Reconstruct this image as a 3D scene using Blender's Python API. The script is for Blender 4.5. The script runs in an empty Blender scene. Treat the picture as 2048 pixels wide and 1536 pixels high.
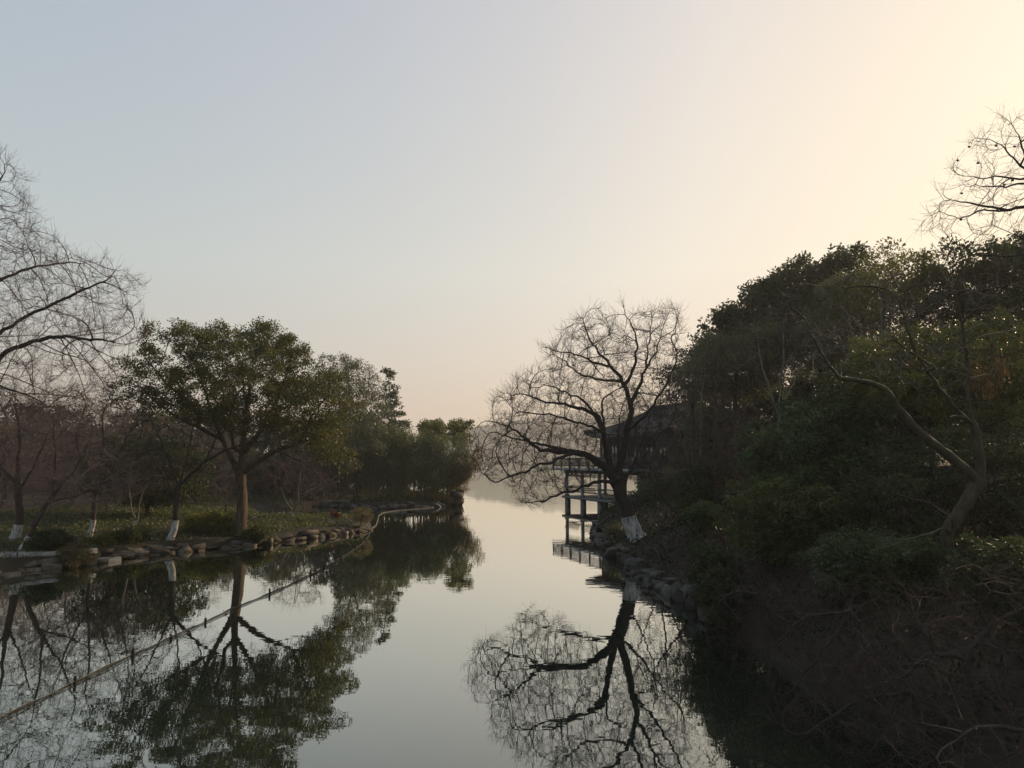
import bpy, math
import numpy as np

# ------------------------------------------------------------------ camera, sky, sun, exposure
SC = bpy.context.scene
COL = SC.collection
H = 4.5                                   # eye height above the water (standing on a bridge)
PITCH = math.radians(6.28)
FPX = 1400.0                              # focal length in pixels of the 2048 px wide photograph

cam = bpy.data.cameras.new('camera')
cam.sensor_width = 36.0
cam.lens = 36.0 * FPX / 2048.0
cam.clip_start = 0.1
cam.clip_end = 6000
camo = bpy.data.objects.new('camera', cam)
camo.location = (0, 0, H)
camo.rotation_euler = (math.pi / 2 + PITCH, 0, 0)
COL.objects.link(camo)
SC.camera = camo

SUN_EL, SUN_AZ = math.radians(26), math.radians(50)      # azimuth clockwise from the view direction
world = bpy.data.worlds.new('World')
SC.world = world
world.use_nodes = True
wn, wl = world.node_tree.nodes, world.node_tree.links
bg = wn['Background']
sky = wn.new('ShaderNodeTexSky')
sky.sky_type = 'NISHITA'
sky.sun_disc = False
sky.sun_elevation = SUN_EL
sky.sun_rotation = SUN_AZ
sky.dust_density = 4.0
gam = wn.new('ShaderNodeGamma')           # hazy winter air flattens the sky's contrast
gam.inputs[1].default_value = 0.16
hsv = wn.new('ShaderNodeHueSaturation')
hsv.inputs['Saturation'].default_value = 3.2
tc = wn.new('ShaderNodeTexCoord')
sep = wn.new('ShaderNodeSeparateXYZ')
rmp = wn.new('ShaderNodeValToRGB')
rmp.color_ramp.elements[0].position = 0.0
rmp.color_ramp.elements[0].color = (8.7, 7.1, 6.6, 1)
rmp.color_ramp.elements[1].position = 0.62
rmp.color_ramp.elements[1].color = (8.9, 8.6, 8.2, 1)
e = rmp.color_ramp.elements.new(0.26)
e.color = (10.3, 9.8, 8.5, 1)
mul = wn.new('ShaderNodeMix')
mul.data_type = 'RGBA'
mul.blend_type = 'MULTIPLY'
mul.inputs[0].default_value = 1.0
wl.new(sky.outputs[0], gam.inputs[0])
wl.new(tc.outputs['Generated'], sep.inputs[0])
wl.new(sep.outputs[2], rmp.inputs[0])
wl.new(gam.outputs[0], hsv.inputs['Color'])
wl.new(hsv.outputs[0], mul.inputs[6])
wl.new(rmp.outputs[0], mul.inputs[7])
wl.new(mul.outputs[2], bg.inputs[0])
bg.inputs[1].default_value = 0.061

sun = bpy.data.lights.new('sun', 'SUN')
sun.energy = 5.0
sun.angle = math.radians(1.5)
sun.color = (1.0, 0.74, 0.46)
suno = bpy.data.objects.new('sun', sun)
suno.rotation_euler = (math.pi / 2 - SUN_EL, 0, math.pi - SUN_AZ)
suno.location = (60, 50, 60)
COL.objects.link(suno)

SC.view_settings.view_transform = 'Standard'
SC.view_settings.look = 'None'
SC.view_settings.exposure = 0.0
SC.view_settings.gamma = 1.0
SC.view_settings.use_curve_mapping = False
SC.render.engine = 'CYCLES'
SC.cycles.use_denoising = True
SC.cycles.max_bounces = 6
SC.cycles.diffuse_bounces = 2
SC.cycles.glossy_bounces = 3
SC.cycles.transmission_bounces = 2
SC.cycles.volume_bounces = 0
SC.cycles.transparent_max_bounces = 8
SC.cycles.caustics_reflective = False
SC.cycles.caustics_refractive = False

# ------------------------------------------------------------------ helpers
CP, SP = math.cos(PITCH), math.sin(PITCH)


def ray(px, py):
    cx = (np.asarray(px, float) - 1024) / FPX
    cy = (768 - np.asarray(py, float)) / FPX
    return np.stack([cx, CP - cy * SP, SP + cy * CP], -1)


def at(px, py, Y):
    """world point seen at (px, py) at distance Y in front of the camera"""
    d = ray(px, py)
    t = np.asarray(Y, float) / d[..., 1]
    return d * t[..., None] + np.array([0, 0, H])


def onz(px, py, z=0.0):
    d = ray(px, py)
    t = (z - H) / d[..., 2]
    return d * t[..., None] + np.array([0, 0, H])


def nrm(v):
    return v / np.maximum(np.linalg.norm(v, axis=-1, keepdims=True), 1e-9)


def mesh(name, verts, faces, mat=None, smooth=False, attr=None):
    """faces: list of int arrays (n, k)"""
    me = bpy.data.meshes.new(name)
    verts = np.asarray(verts, np.float32)
    faces = [np.asarray(f, np.int32) for f in faces if len(f)]
    me.vertices.add(len(verts))
    me.vertices.foreach_set('co', verts.ravel())
    idx = np.concatenate([f.ravel() for f in faces])
    tot = np.concatenate([np.full(len(f), f.shape[1], np.int32) for f in faces])
    me.loops.add(len(idx))
    me.loops.foreach_set('vertex_index', idx)
    me.polygons.add(len(tot))
    st = np.zeros(len(tot), np.int32)
    st[1:] = np.cumsum(tot)[:-1]
    me.polygons.foreach_set('loop_start', st)
    if smooth:
        me.polygons.foreach_set('use_smooth', np.ones(len(tot), bool))
    me.update(calc_edges=True)
    if attr is not None:
        a = me.attributes.new('v', 'FLOAT', 'POINT')
        a.data.foreach_set('value', np.asarray(attr, np.float32))
    if mat is not None:
        me.materials.append(mat)
    return me


def obj(name, me, parent=None, loc=None):
    o = bpy.data.objects.new(name, me)
    COL.objects.link(o)
    if loc is not None:
        o.location = loc
    if parent is not None:
        o.parent = parent
    return o


def tag(o, label=None, cat=None, group=None, kind=None):
    if label:
        o['label'] = label
    if cat:
        o['category'] = cat
    if group:
        o['group'] = group
    if kind:
        o['kind'] = kind
    return o


def thing(name, label, cat, loc=(0, 0, 0), group=None, rz=0.0):
    o = obj(name, None, None, loc)
    o.rotation_euler = (0, 0, rz)
    return tag(o, label, cat, group)


class MB:
    """collects boxes, bars and sheets into one mesh"""

    def __init__(self):
        self.v, self.f, self.n = [], {3: [], 4: []}, 0

    def add(self, v, faces):
        v = np.asarray(v, float)
        self.v.append(v)
        for f in faces:
            f = np.asarray(f, int)
            self.f[f.shape[1]].append(f + self.n)
        self.n += len(v)
        return self

    def box(self, c, s):
        c, s = np.asarray(c, float), np.asarray(s, float) / 2
        k = np.array([[x, y, z] for x in (-1, 1) for y in (-1, 1) for z in (-1, 1)]) * s + c
        q = [[0, 1, 3, 2], [4, 6, 7, 5], [0, 4, 5, 1], [2, 3, 7, 6], [0, 2, 6, 4], [1, 5, 7, 3]]
        return self.add(k, [q])

    def tube(self, pts, rad, sides=8, cap=True):
        pts = np.asarray(pts, float)
        rad = np.broadcast_to(np.asarray(rad, float), (len(pts),))
        t = nrm(np.gradient(pts, axis=0))
        ref = np.array([0.31, 0.17, 0.93]) if abs(t[0, 2]) < .8 else np.array([1., .1, 0])
        u = nrm(np.cross(t, ref))
        w = np.cross(t, u)
        a = np.arange(sides) / sides * 2 * math.pi
        ring = (np.cos(a)[None, :, None] * u[:, None] + np.sin(a)[None, :, None] * w[:, None]) * rad[:, None, None] + pts[:, None]
        q = []
        for i in range(len(pts) - 1):
            for j in range(sides):
                k = (j + 1) % sides
                q.append([i * sides + j, i * sides + k, (i + 1) * sides + k, (i + 1) * sides + j])
        v = ring.reshape(-1, 3)
        fs = [q]
        if cap:
            n = len(v)
            v = np.vstack([v, pts[:1], pts[-1:]])
            m = (len(pts) - 1) * sides
            fs.append([[n, (j + 1) % sides, j] for j in range(sides)] + [[n + 1, m + j, m + (j + 1) % sides] for j in range(sides)])
        return self.add(v, fs)

    def mesh(self, name, mat, smooth=False):
        return mesh(name, np.vstack(self.v), [np.vstack(x) for x in self.f.values() if x], mat, smooth)


# ------------------------------------------------------------------ materials
def new_mat(name):
    m = bpy.data.materials.new(name)
    m.use_nodes = True
    n, l = m.node_tree.nodes, m.node_tree.links
    return m, n, l, n['Principled BSDF']


def noise_mat(name, c0, c1, scale=3.0, rough=0.9, bump=0.0, detail=6, stretch=(1, 1, 1), spec=0.3, bdist=0.02, vary=0.0):
    m, n, l, b = new_mat(name)
    tcn = n.new('ShaderNodeTexCoord')
    mp = n.new('ShaderNodeMapping')
    mp.inputs['Scale'].default_value = stretch
    no = n.new('ShaderNodeTexNoise')
    no.inputs['Scale'].default_value = scale
    no.inputs['Detail'].default_value = detail
    no.inputs['Roughness'].default_value = 0.65
    cr = n.new('ShaderNodeValToRGB')
    cr.color_ramp.elements[0].position = 0.32
    cr.color_ramp.elements[0].color = (*c0, 1)
    cr.color_ramp.elements[1].position = 0.68
    cr.color_ramp.elements[1].color = (*c1, 1)
    l.new(tcn.outputs['Object'], mp.inputs[0])
    l.new(mp.outputs[0], no.inputs[0])
    l.new(no.outputs[0], cr.inputs[0])
    l.new(cr.outputs[0], b.inputs['Base Color'])
    if vary:                                    # each stone its own tone
        oi = n.new('ShaderNodeObjectInfo')
        mr_ = n.new('ShaderNodeMapRange')
        mr_.inputs[3].default_value, mr_.inputs[4].default_value = 1 - vary, 1 + vary
        hs_ = n.new('ShaderNodeHueSaturation')
        l.new(oi.outputs['Random'], mr_.inputs[0])
        l.new(mr_.outputs[0], hs_.inputs['Value'])
        l.new(cr.outputs[0], hs_.inputs['Color'])
        l.new(hs_.outputs[0], b.inputs['Base Color'])
    b.inputs['Roughness'].default_value = rough
    b.inputs['Specular IOR Level'].default_value = spec
    if bump:
        bp = n.new('ShaderNodeBump')
        bp.inputs['Strength'].default_value = bump
        bp.inputs['Distance'].default_value = bdist
        l.new(no.outputs[0], bp.inputs['Height'])
        l.new(bp.outputs[0], b.inputs['Normal'])
    return m


def leaf_mat(name, c0, c1, trans=0.3, rough=0.45, spec=0.35):
    m, n, l, b = new_mat(name)
    at_ = n.new('ShaderNodeAttribute')
    at_.attribute_name = 'v'
    cr = n.new('ShaderNodeValToRGB')
    cr.color_ramp.elements[0].color = (*c0, 1)
    cr.color_ramp.elements[1].color = (*c1, 1)
    l.new(at_.outputs['Fac'], cr.inputs[0])
    l.new(cr.outputs[0], b.inputs['Base Color'])
    b.inputs['Roughness'].default_value = rough
    b.inputs['Specular IOR Level'].default_value = spec
    tr = n.new('ShaderNodeBsdfTranslucent')
    hs = n.new('ShaderNodeHueSaturation')
    hs.inputs['Value'].default_value = 1.5
    hs.inputs['Saturation'].default_value = 1.15
    l.new(cr.outputs[0], hs.inputs['Color'])
    l.new(hs.outputs[0], tr.inputs[0])
    mx = n.new('ShaderNodeMixShader')
    mx.inputs[0].default_value = trans
    l.new(b.outputs[0], mx.inputs[1])
    l.new(tr.outputs[0], mx.inputs[2])
    l.new(mx.outputs[0], n['Material Output'].inputs[0])
    return m


M = {}
M['bark_dark'] = noise_mat('bark_dark', (.020, .017, .015), (.050, .043, .037), 9, bump=.6, stretch=(1, 1, .25))
M['bark_brown'] = noise_mat('bark_brown', (.036, .025, .021), (.085, .060, .048), 9, bump=.6, stretch=(1, 1, .25))
M['bark_camphor'] = noise_mat('bark_camphor', (.034, .025, .018), (.135, .095, .062), 7, bump=1.0, detail=9, stretch=(1, 1, .2), bdist=.06)
M['bark_pale'] = noise_mat('bark_pale', (.075, .066, .055), (.20, .175, .145), 6, bump=.5, stretch=(1, 1, .3))
M['bark_mossy'] = noise_mat('bark_mossy', (.016, .013, .010), (.070, .066, .034), 5, bump=1.0, detail=9, bdist=.05, stretch=(1, 1, .5))
M['twig_maroon'] = noise_mat('twig_maroon', (.055, .036, .032), (.115, .080, .068), 2)
M['twig_umber'] = noise_mat('twig_umber', (.030, .020, .018), (.066, .045, .040), 2)  # maroon twigs darkened: the lower right bank's shade is put into their colour
M['twig_sunlit'] = noise_mat('twig_sunlit', (.085, .060, .053), (.19, .140, .120), 2)  # maroon twigs lightened: sunlight on the left thicket is put into their colour
M['twig_grey'] = noise_mat('twig_grey', (.060, .052, .046), (.125, .108, .094), 2)
M['twig_dark'] = noise_mat('twig_dark', (.022, .018, .016), (.046, .038, .033), 2)
M['wash'] = noise_mat('whitewash', (.10, .095, .085), (.60, .59, .57), 9, bump=.5, detail=9, stretch=(1, 1, .28))
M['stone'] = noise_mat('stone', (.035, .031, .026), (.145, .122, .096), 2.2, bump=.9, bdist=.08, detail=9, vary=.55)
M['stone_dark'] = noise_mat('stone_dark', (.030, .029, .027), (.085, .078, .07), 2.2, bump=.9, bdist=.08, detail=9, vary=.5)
M['slab'] = noise_mat('slab', (.16, .155, .145), (.27, .26, .245), 3, bump=.3)
M['soil'] = noise_mat('soil', (.013, .012, .008), (.034, .029, .018), 1.3, bump=.8, bdist=.08, detail=9)
M['hill'] = noise_mat('hill', (.018, .028, .016), (.045, .055, .03), .05, bump=.0)
M['camphor_leaf'] = leaf_mat('camphor_leaf', (.028, .038, .012), (.108, .104, .030), .34)
M['dark_leaf'] = leaf_mat('dark_leaf', (.018, .028, .014), (.062, .074, .032), .3, .55, .22)
M['grey_leaf'] = leaf_mat('grey_leaf', (.040, .052, .032), (.110, .120, .068), .36)
M['olive_leaf'] = leaf_mat('olive_leaf', (.036, .048, .014), (.135, .140, .034), .42)
M['gloss_leaf'] = leaf_mat('gloss_leaf', (.016, .034, .013), (.064, .090, .028), .32, .42, .4)
M['shade_leaf'] = leaf_mat('shade_leaf', (.009, .014, .008), (.028, .034, .016), .15, .6, .2)  # leaf colour darkened to deepen the shade low on the right bank
M['feather_leaf'] = leaf_mat('feather_leaf', (.050, .060, .030), (.135, .142, .066), .4)
M['yellow_leaf'] = leaf_mat('yellow_leaf', (.045, .055, .015), (.15, .14, .032), .4)
M['bamboo_leaf'] = leaf_mat('bamboo_leaf', (.038, .056, .026), (.125, .142, .058), .35)
M['bamboo_dry'] = leaf_mat('bamboo_dry', (.06, .058, .024), (.16, .13, .06), .35)
M['dry_leaf'] = leaf_mat('dry_leaf', (.11, .06, .022), (.26, .16, .065), .4)
M['red_leaf'] = leaf_mat('red_leaf', (.05, .014, .010), (.11, .034, .022), .35)
M['litter'] = leaf_mat('litter', (.022, .016, .010), (.065, .045, .028), .1)
M['cover'] = leaf_mat('cover', (.028, .044, .014), (.105, .112, .034), .3)
M['culm'] = noise_mat('culm', (.10, .105, .045), (.24, .22, .11), 4)
M['straw'] = leaf_mat('straw', (.12, .09, .035), (.27, .20, .085), .35)
M['rope'] = noise_mat('rope', (.085, .08, .068), (.17, .16, .14), 20)
M['net'] = noise_mat('net', (.10, .085, .055), (.17, .16, .125), 8)
M['stake'] = noise_mat('stake', (.015, .013, .012), (.035, .03, .026), 12)
M['timber_blue'] = noise_mat('timber_blue', (.20, .225, .24), (.34, .365, .38), 2, rough=.6)
M['timber_brown'] = noise_mat('timber_brown', (.075, .070, .066), (.135, .125, .118), 3, rough=.6)
M['wall_wood'] = noise_mat('wall_wood', (.05, .036, .032), (.09, .068, .06), 2)
M['plaster'] = noise_mat('plaster', (.36, .33, .30), (.50, .47, .44), 1.5)
M['roof_tile'] = noise_mat('roof_tile', (.075, .070, .068), (.135, .125, .12), 5, bump=.3)
M['pier'] = noise_mat('pier', (.12, .12, .115), (.2, .195, .185), 3)
m, n, l, b = new_mat('window_glass')
b.inputs['Base Color'].default_value = (.03, .034, .036, 1)
b.inputs['Roughness'].default_value = .08
M['glass'] = m

# still, slightly murky green water: mirror reflection that weakens at steeper angles
m, n, l, b = new_mat('lake_water')
tcn = n.new('ShaderNodeTexCoord')
mp = n.new('ShaderNodeMapping')
mp.inputs['Scale'].default_value = (.55, 1.0, 1.0)
no = n.new('ShaderNodeTexNoise')
no.inputs['Scale'].default_value = 2.3
no.inputs['Detail'].default_value = 2.0
no2 = n.new('ShaderNodeTexNoise')
no2.inputs['Scale'].default_value = .035
no2.inputs['Detail'].default_value = 2.0
mr = n.new('ShaderNodeMapRange')
mr.inputs[1].default_value, mr.inputs[2].default_value = .48, .66
mr.inputs[3].default_value, mr.inputs[4].default_value = .25, 1.0
mm = n.new('ShaderNodeMath')
mm.operation = 'MULTIPLY'
bp = n.new('ShaderNodeBump')
bp.inputs['Strength'].default_value = 1.0
bp.inputs['Distance'].default_value = .0052
gl = n.new('ShaderNodeBsdfGlossy')
gl.inputs['Roughness'].default_value = .012
gl.inputs['Color'].default_value = (.96, .98, .94, 1)
b.inputs['Base Color'].default_value = (.008, .0145, .0105, 1)
b.inputs['Roughness'].default_value = 1.0
b.inputs['Specular IOR Level'].default_value = 0.0
lw = n.new('ShaderNodeLayerWeight')
lw.inputs['Blend'].default_value = .5
fr = n.new('ShaderNodeValToRGB')
fr.color_ramp.interpolation = 'B_SPLINE'
fr.color_ramp.elements[0].position, fr.color_ramp.elements[0].color = 0.0, (.06, .06, .06, 1)
fr.color_ramp.elements[1].position, fr.color_ramp.elements[1].color = 1.0, (1, 1, 1, 1)
for p_, c_ in ((.4, .18), (.62, .31), (.78, .68), (.9, .95)):
    e = fr.color_ramp.elements.new(p_)
    e.color = (c_, c_, c_, 1)
mx = n.new('ShaderNodeMixShader')
l.new(tcn.outputs['Object'], mp.inputs[0])
l.new(mp.outputs[0], no.inputs[0])
l.new(tcn.outputs['Object'], no2.inputs[0])
l.new(no2.outputs[0], mr.inputs[0])
l.new(mr.outputs[0], mm.inputs[0])
l.new(no.outputs[0], mm.inputs[1])
sx = n.new('ShaderNodeSeparateXYZ')
wr = n.new('ShaderNodeMapRange')               # open water past the point is ruffled by wind
wr.inputs[1].default_value, wr.inputs[2].default_value = 68, 150
wr.inputs[3].default_value, wr.inputs[4].default_value = 0, 1
mpw = n.new('ShaderNodeMapping')
mpw.inputs['Scale'].default_value = (.05, .35, 1)
nw = n.new('ShaderNodeTexNoise')
nw.inputs['Scale'].default_value = 1.0
nw.inputs['Detail'].default_value = 3.0
mw = n.new('ShaderNodeMath')
mw.operation = 'MULTIPLY'
mw2 = n.new('ShaderNodeMath')
mw2.operation = 'MULTIPLY_ADD'
mw2.inputs[1].default_value = 3.5
l.new(tcn.outputs['Object'], sx.inputs[0])
l.new(sx.outputs[1], wr.inputs[0])
l.new(tcn.outputs['Object'], mpw.inputs[0])
l.new(mpw.outputs[0], nw.inputs[0])
l.new(nw.outputs[0], mw.inputs[0])
l.new(wr.outputs[0], mw.inputs[1])
l.new(mw.outputs[0], mw2.inputs[0])
l.new(mm.outputs[0], mw2.inputs[2])
l.new(mw2.outputs[0], bp.inputs['Height'])
l.new(bp.outputs[0], gl.inputs['Normal'])
l.new(lw.outputs['Facing'], fr.inputs[0])
l.new(fr.outputs[0], mx.inputs[0])
l.new(b.outputs[0], mx.inputs[1])
l.new(gl.outputs[0], mx.inputs[2])
l.new(mx.outputs[0], n['Material Output'].inputs[0])
M['water'] = m


# ------------------------------------------------------------------ the setting: water, banks, hills
def shore(pts):
    return np.array([onz(px, py)[:2] for px, py in pts])


LEFT_SHORE = shore([(-330, 1205), (-150, 1178), (0, 1152), (100, 1138), (170, 1131), (260, 1113), (340, 1106), (420, 1099), (500, 1092),
                    (600, 1080), (690, 1069), (742, 1060)])
INLET = shore([(748, 1053), (730, 1047), (690, 1044), (640, 1046), (560, 1047), (515, 1041), (520, 1026), (570, 1018), (640, 1013), (740, 1018),
               (800, 1018), (870, 1014), (900, 1011), (920, 1006)])
FAR_BACK = np.array([[-5.2, 80], [-8, 90], [-16, 100], [-40, 112], [-130, 125], [-130, 14]])
LEFT_LAND = np.vstack([LEFT_SHORE, INLET, FAR_BACK, [[-40, 12]]])
RIGHT_SHORE = np.array([[7.6, -6], [7.0, 4], [6.5, 10.9], [6.0, 15], [5.6, 20.8], [5.0, 28.9], [4.8, 38.6], [5.6, 48], [7.0, 57], [9.0, 63], [11, 70], [14, 80],
                        [40, 100], [130, 125]])
RIGHT_LAND = np.vstack([RIGHT_SHORE, [[130, -6]]])


def signed(P, poly):
    """distance to the polygon edge, positive inside"""
    a, b_ = poly, np.roll(poly, -1, 0)
    best = np.full(len(P), 1e9)
    inside = np.zeros(len(P), bool)
    for (x0, y0), (x1, y1) in zip(a, b_):
        d = np.array([x1 - x0, y1 - y0])
        t = np.clip(((P[:, 0] - x0) * d[0] + (P[:, 1] - y0) * d[1]) / (d @ d + 1e-12), 0, 1)
        best = np.minimum(best, np.hypot(P[:, 0] - x0 - t * d[0], P[:, 1] - y0 - t * d[1]))
        c = (y0 > P[:, 1]) != (y1 > P[:, 1])
        xi = (x1 - x0) * (P[:, 1] - y0) / (y1 - y0 + 1e-12) + x0
        inside ^= c & (P[:, 0] < xi)
    return np.where(inside, best, -best)


def wob(P, s, seed):
    r = np.random.default_rng(seed)
    z = 0
    for k in range(5):
        a = r.uniform(0, 6.28)
        f = s * 1.6 ** k
        z = z + np.sin((P[:, 0] * math.cos(a) + P[:, 1] * math.sin(a)) * f + r.uniform(0, 6)) / 1.4 ** k
    return z / 2.2


def ground(P):
    P = np.atleast_2d(np.asarray(P, float))[:, :2]
    dl, dr = signed(P, LEFT_LAND), signed(P, RIGHT_LAND)
    zl = np.where(dl > 0, .42 * np.clip(dl / .35, 0, 1) + .05 * np.clip(dl, 0, 3) + .045 * np.clip(dl, 0, 14) + .10 * np.clip(dl / 3, 0, 1) * wob(P, .5, 1), -1.2)
    zr = np.where(dr > 0, .55 * np.clip(dr / .4, 0, 1) + .42 * np.clip(dr - .3, 0, 4) + .10 * np.clip(dr - 4, 0, 40) + .12 * np.clip(dr / 3, 0, 1) * wob(P, .6, 2), -1.2)
    return np.maximum(zl, zr)


xs = np.unique(np.concatenate([np.arange(-130, -44, 3.0), np.arange(-44, 30, .55), np.arange(30, 131, 3.0)]))
ys = np.unique(np.concatenate([np.arange(-6, 84, .55), np.arange(84, 126, 2.0)]))
gx, gy = np.meshgrid(xs, ys)
P = np.stack([gx.ravel(), gy.ravel()], -1)
gz = ground(P)
nx, ny = len(xs), len(ys)
i = (np.arange(ny - 1)[:, None] * nx + np.arange(nx - 1)[None]).ravel()
q = np.stack([i, i + 1, i + nx + 1, i + nx], -1)
q = q[gz[q].max(1) > -1.1]
o = obj('ground', mesh('ground', np.column_stack([P, gz]), [q], M['soil'], True))
tag(o, 'dark earth banks on both sides of the lake inlet', kind='structure')

o = obj('lake_water', mesh('lake_water', [[-2200, -60, 0], [2200, -60, 0], [2200, 3400, 0], [-2200, 3400, 0]], [[[0, 1, 2, 3]]], M['water']))
tag(o, 'still green grey lake water mirroring sky and trees', kind='structure')


def hill(name, label, Y, prof, depth, seed):
    """wooded ridge: profile in photo pixels at distance Y, rounded front and back"""
    r = np.random.default_rng(seed)
    px = np.array([p[0] for p in prof], float)
    py = np.array([p[1] for p in prof], float)
    xs_ = np.linspace(px[0], px[-1], 420)
    yy = np.interp(xs_, px, py)
    top = at(xs_, yy, np.full_like(xs_, Y))
    nd = 16
    V = []
    for k in range(nd + 1):
        t = k / nd
        prof_k = math.sin(math.pi * min(t * 1.0, 1.0)) ** .7 if 0 < k < nd else 0
        lump = r.normal(0, 1, len(xs_))
        lump = np.convolve(np.abs(lump), [.2, .5, .8, .5, .2], 'same') / 2.0
        z = (top[:, 2] * prof_k) + lump * .075 * top[:, 2] * (prof_k > 0)
        V.append(np.column_stack([top[:, 0], np.full(len(xs_), Y + (t - .5) * depth), z - (.5 if k in (0, nd) else 0)]))
    V = np.vstack(V)
    m_ = len(xs_)
    i = (np.arange(nd)[:, None] * m_ + np.arange(m_ - 1)[None]).ravel()
    o = obj(name, mesh(name, V, [np.stack([i, i + 1, i + m_ + 1, i + m_], -1)], M['hill'], True))
    return tag(o, label, kind='structure')


hill('hill', 'hazy wooded hill across the lake', 1700, [(700, 915), (820, 890), (930, 868), (958, 858), (985, 855), (1030, 847), (1090, 848), (1160, 852), (1300, 846), (1500, 850), (1900, 905)], 130, 5)
hill('hill', 'paler farther hill rising behind the wooded hill', 2500, [(860, 915), (960, 880), (1040, 846), (1100, 833), (1150, 830), (1220, 834), (1320, 842), (1500, 820), (1800, 880), (2100, 912)], 200, 6)


# ------------------------------------------------------------------ trees: skeletons grown towards points in the crown's volume
DEBUG = False


def in_poly(x, y, poly):
    c = np.zeros(len(x), bool)
    for (x0, y0), (x1, y1) in zip(poly, np.roll(poly, -1, 0)):
        k = (y0 > y) != (y1 > y)
        c ^= k & (x < (x1 - x0) * (y - y0) / (y1 - y0 + 1e-12) + x0)
    return c


def volume_points(poly, Y, T, n, r, shell=1.0, inset=0.0):
    """points inside a rounded crown of half depth T whose outline, at distance Y, is poly"""
    poly = np.asarray(poly, float)
    lo, hi = poly.min(0), poly.max(0)
    pts = np.zeros((0, 2))
    while len(pts) < n:
        c = r.uniform(lo, hi, (n * 3, 2))
        pts = np.vstack([pts, c[in_poly(c[:, 0], c[:, 1], poly)]])
    pts = pts[:n * 2]
    d = np.full(len(pts), 1e9)
    for a, b_ in zip(poly, np.roll(poly, -1, 0)):
        e_ = b_ - a
        t = np.clip(((pts - a) @ e_) / (e_ @ e_ + 1e-9), 0, 1)
        d = np.minimum(d, np.linalg.norm(pts - a - t[:, None] * e_, axis=1))
    k = d > inset * FPX / Y
    if k.sum() < n * .3:
        k = d >= np.quantile(d, .4)
    pts, d = pts[k][:n], d[k][:n]
    dm = max(d.max() * .85, 1e-6)
    h = T * np.sqrt(np.clip(1 - (1 - np.clip(d / dm, 0, 1)) ** 2, 0, 1))
    off = h * r.choice([-1, 1], len(pts)) * r.uniform(0, 1, len(pts)) ** shell
    P = at(pts[:, 0], pts[:, 1], np.full(len(pts), float(Y)))
    P[:, 1] += off
    return P


def ragged(poly, amp, r, step=26):
    """the same outline with an uneven edge"""
    out = []
    for a, b_ in zip(np.asarray(poly, float), np.roll(np.asarray(poly, float), -1, 0)):
        k = max(int(np.linalg.norm(b_ - a) / step), 1)
        for j in range(k):
            out.append(a + (b_ - a) * j / k)
    out = np.array(out)
    c = out.mean(0)
    return out + nrm(out - c) * r.normal(0, amp, (len(out), 1))


def spread(P, n, r):
    """n well-spaced members of P"""
    if len(P) <= n:
        return P
    idx = [0]
    d = np.linalg.norm(P - P[0], axis=1)
    for _ in range(n - 1):
        j = int(np.argmax(d))
        idx.append(j)
        d = np.minimum(d, np.linalg.norm(P - P[j], axis=1))
    return P[idx]


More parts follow.
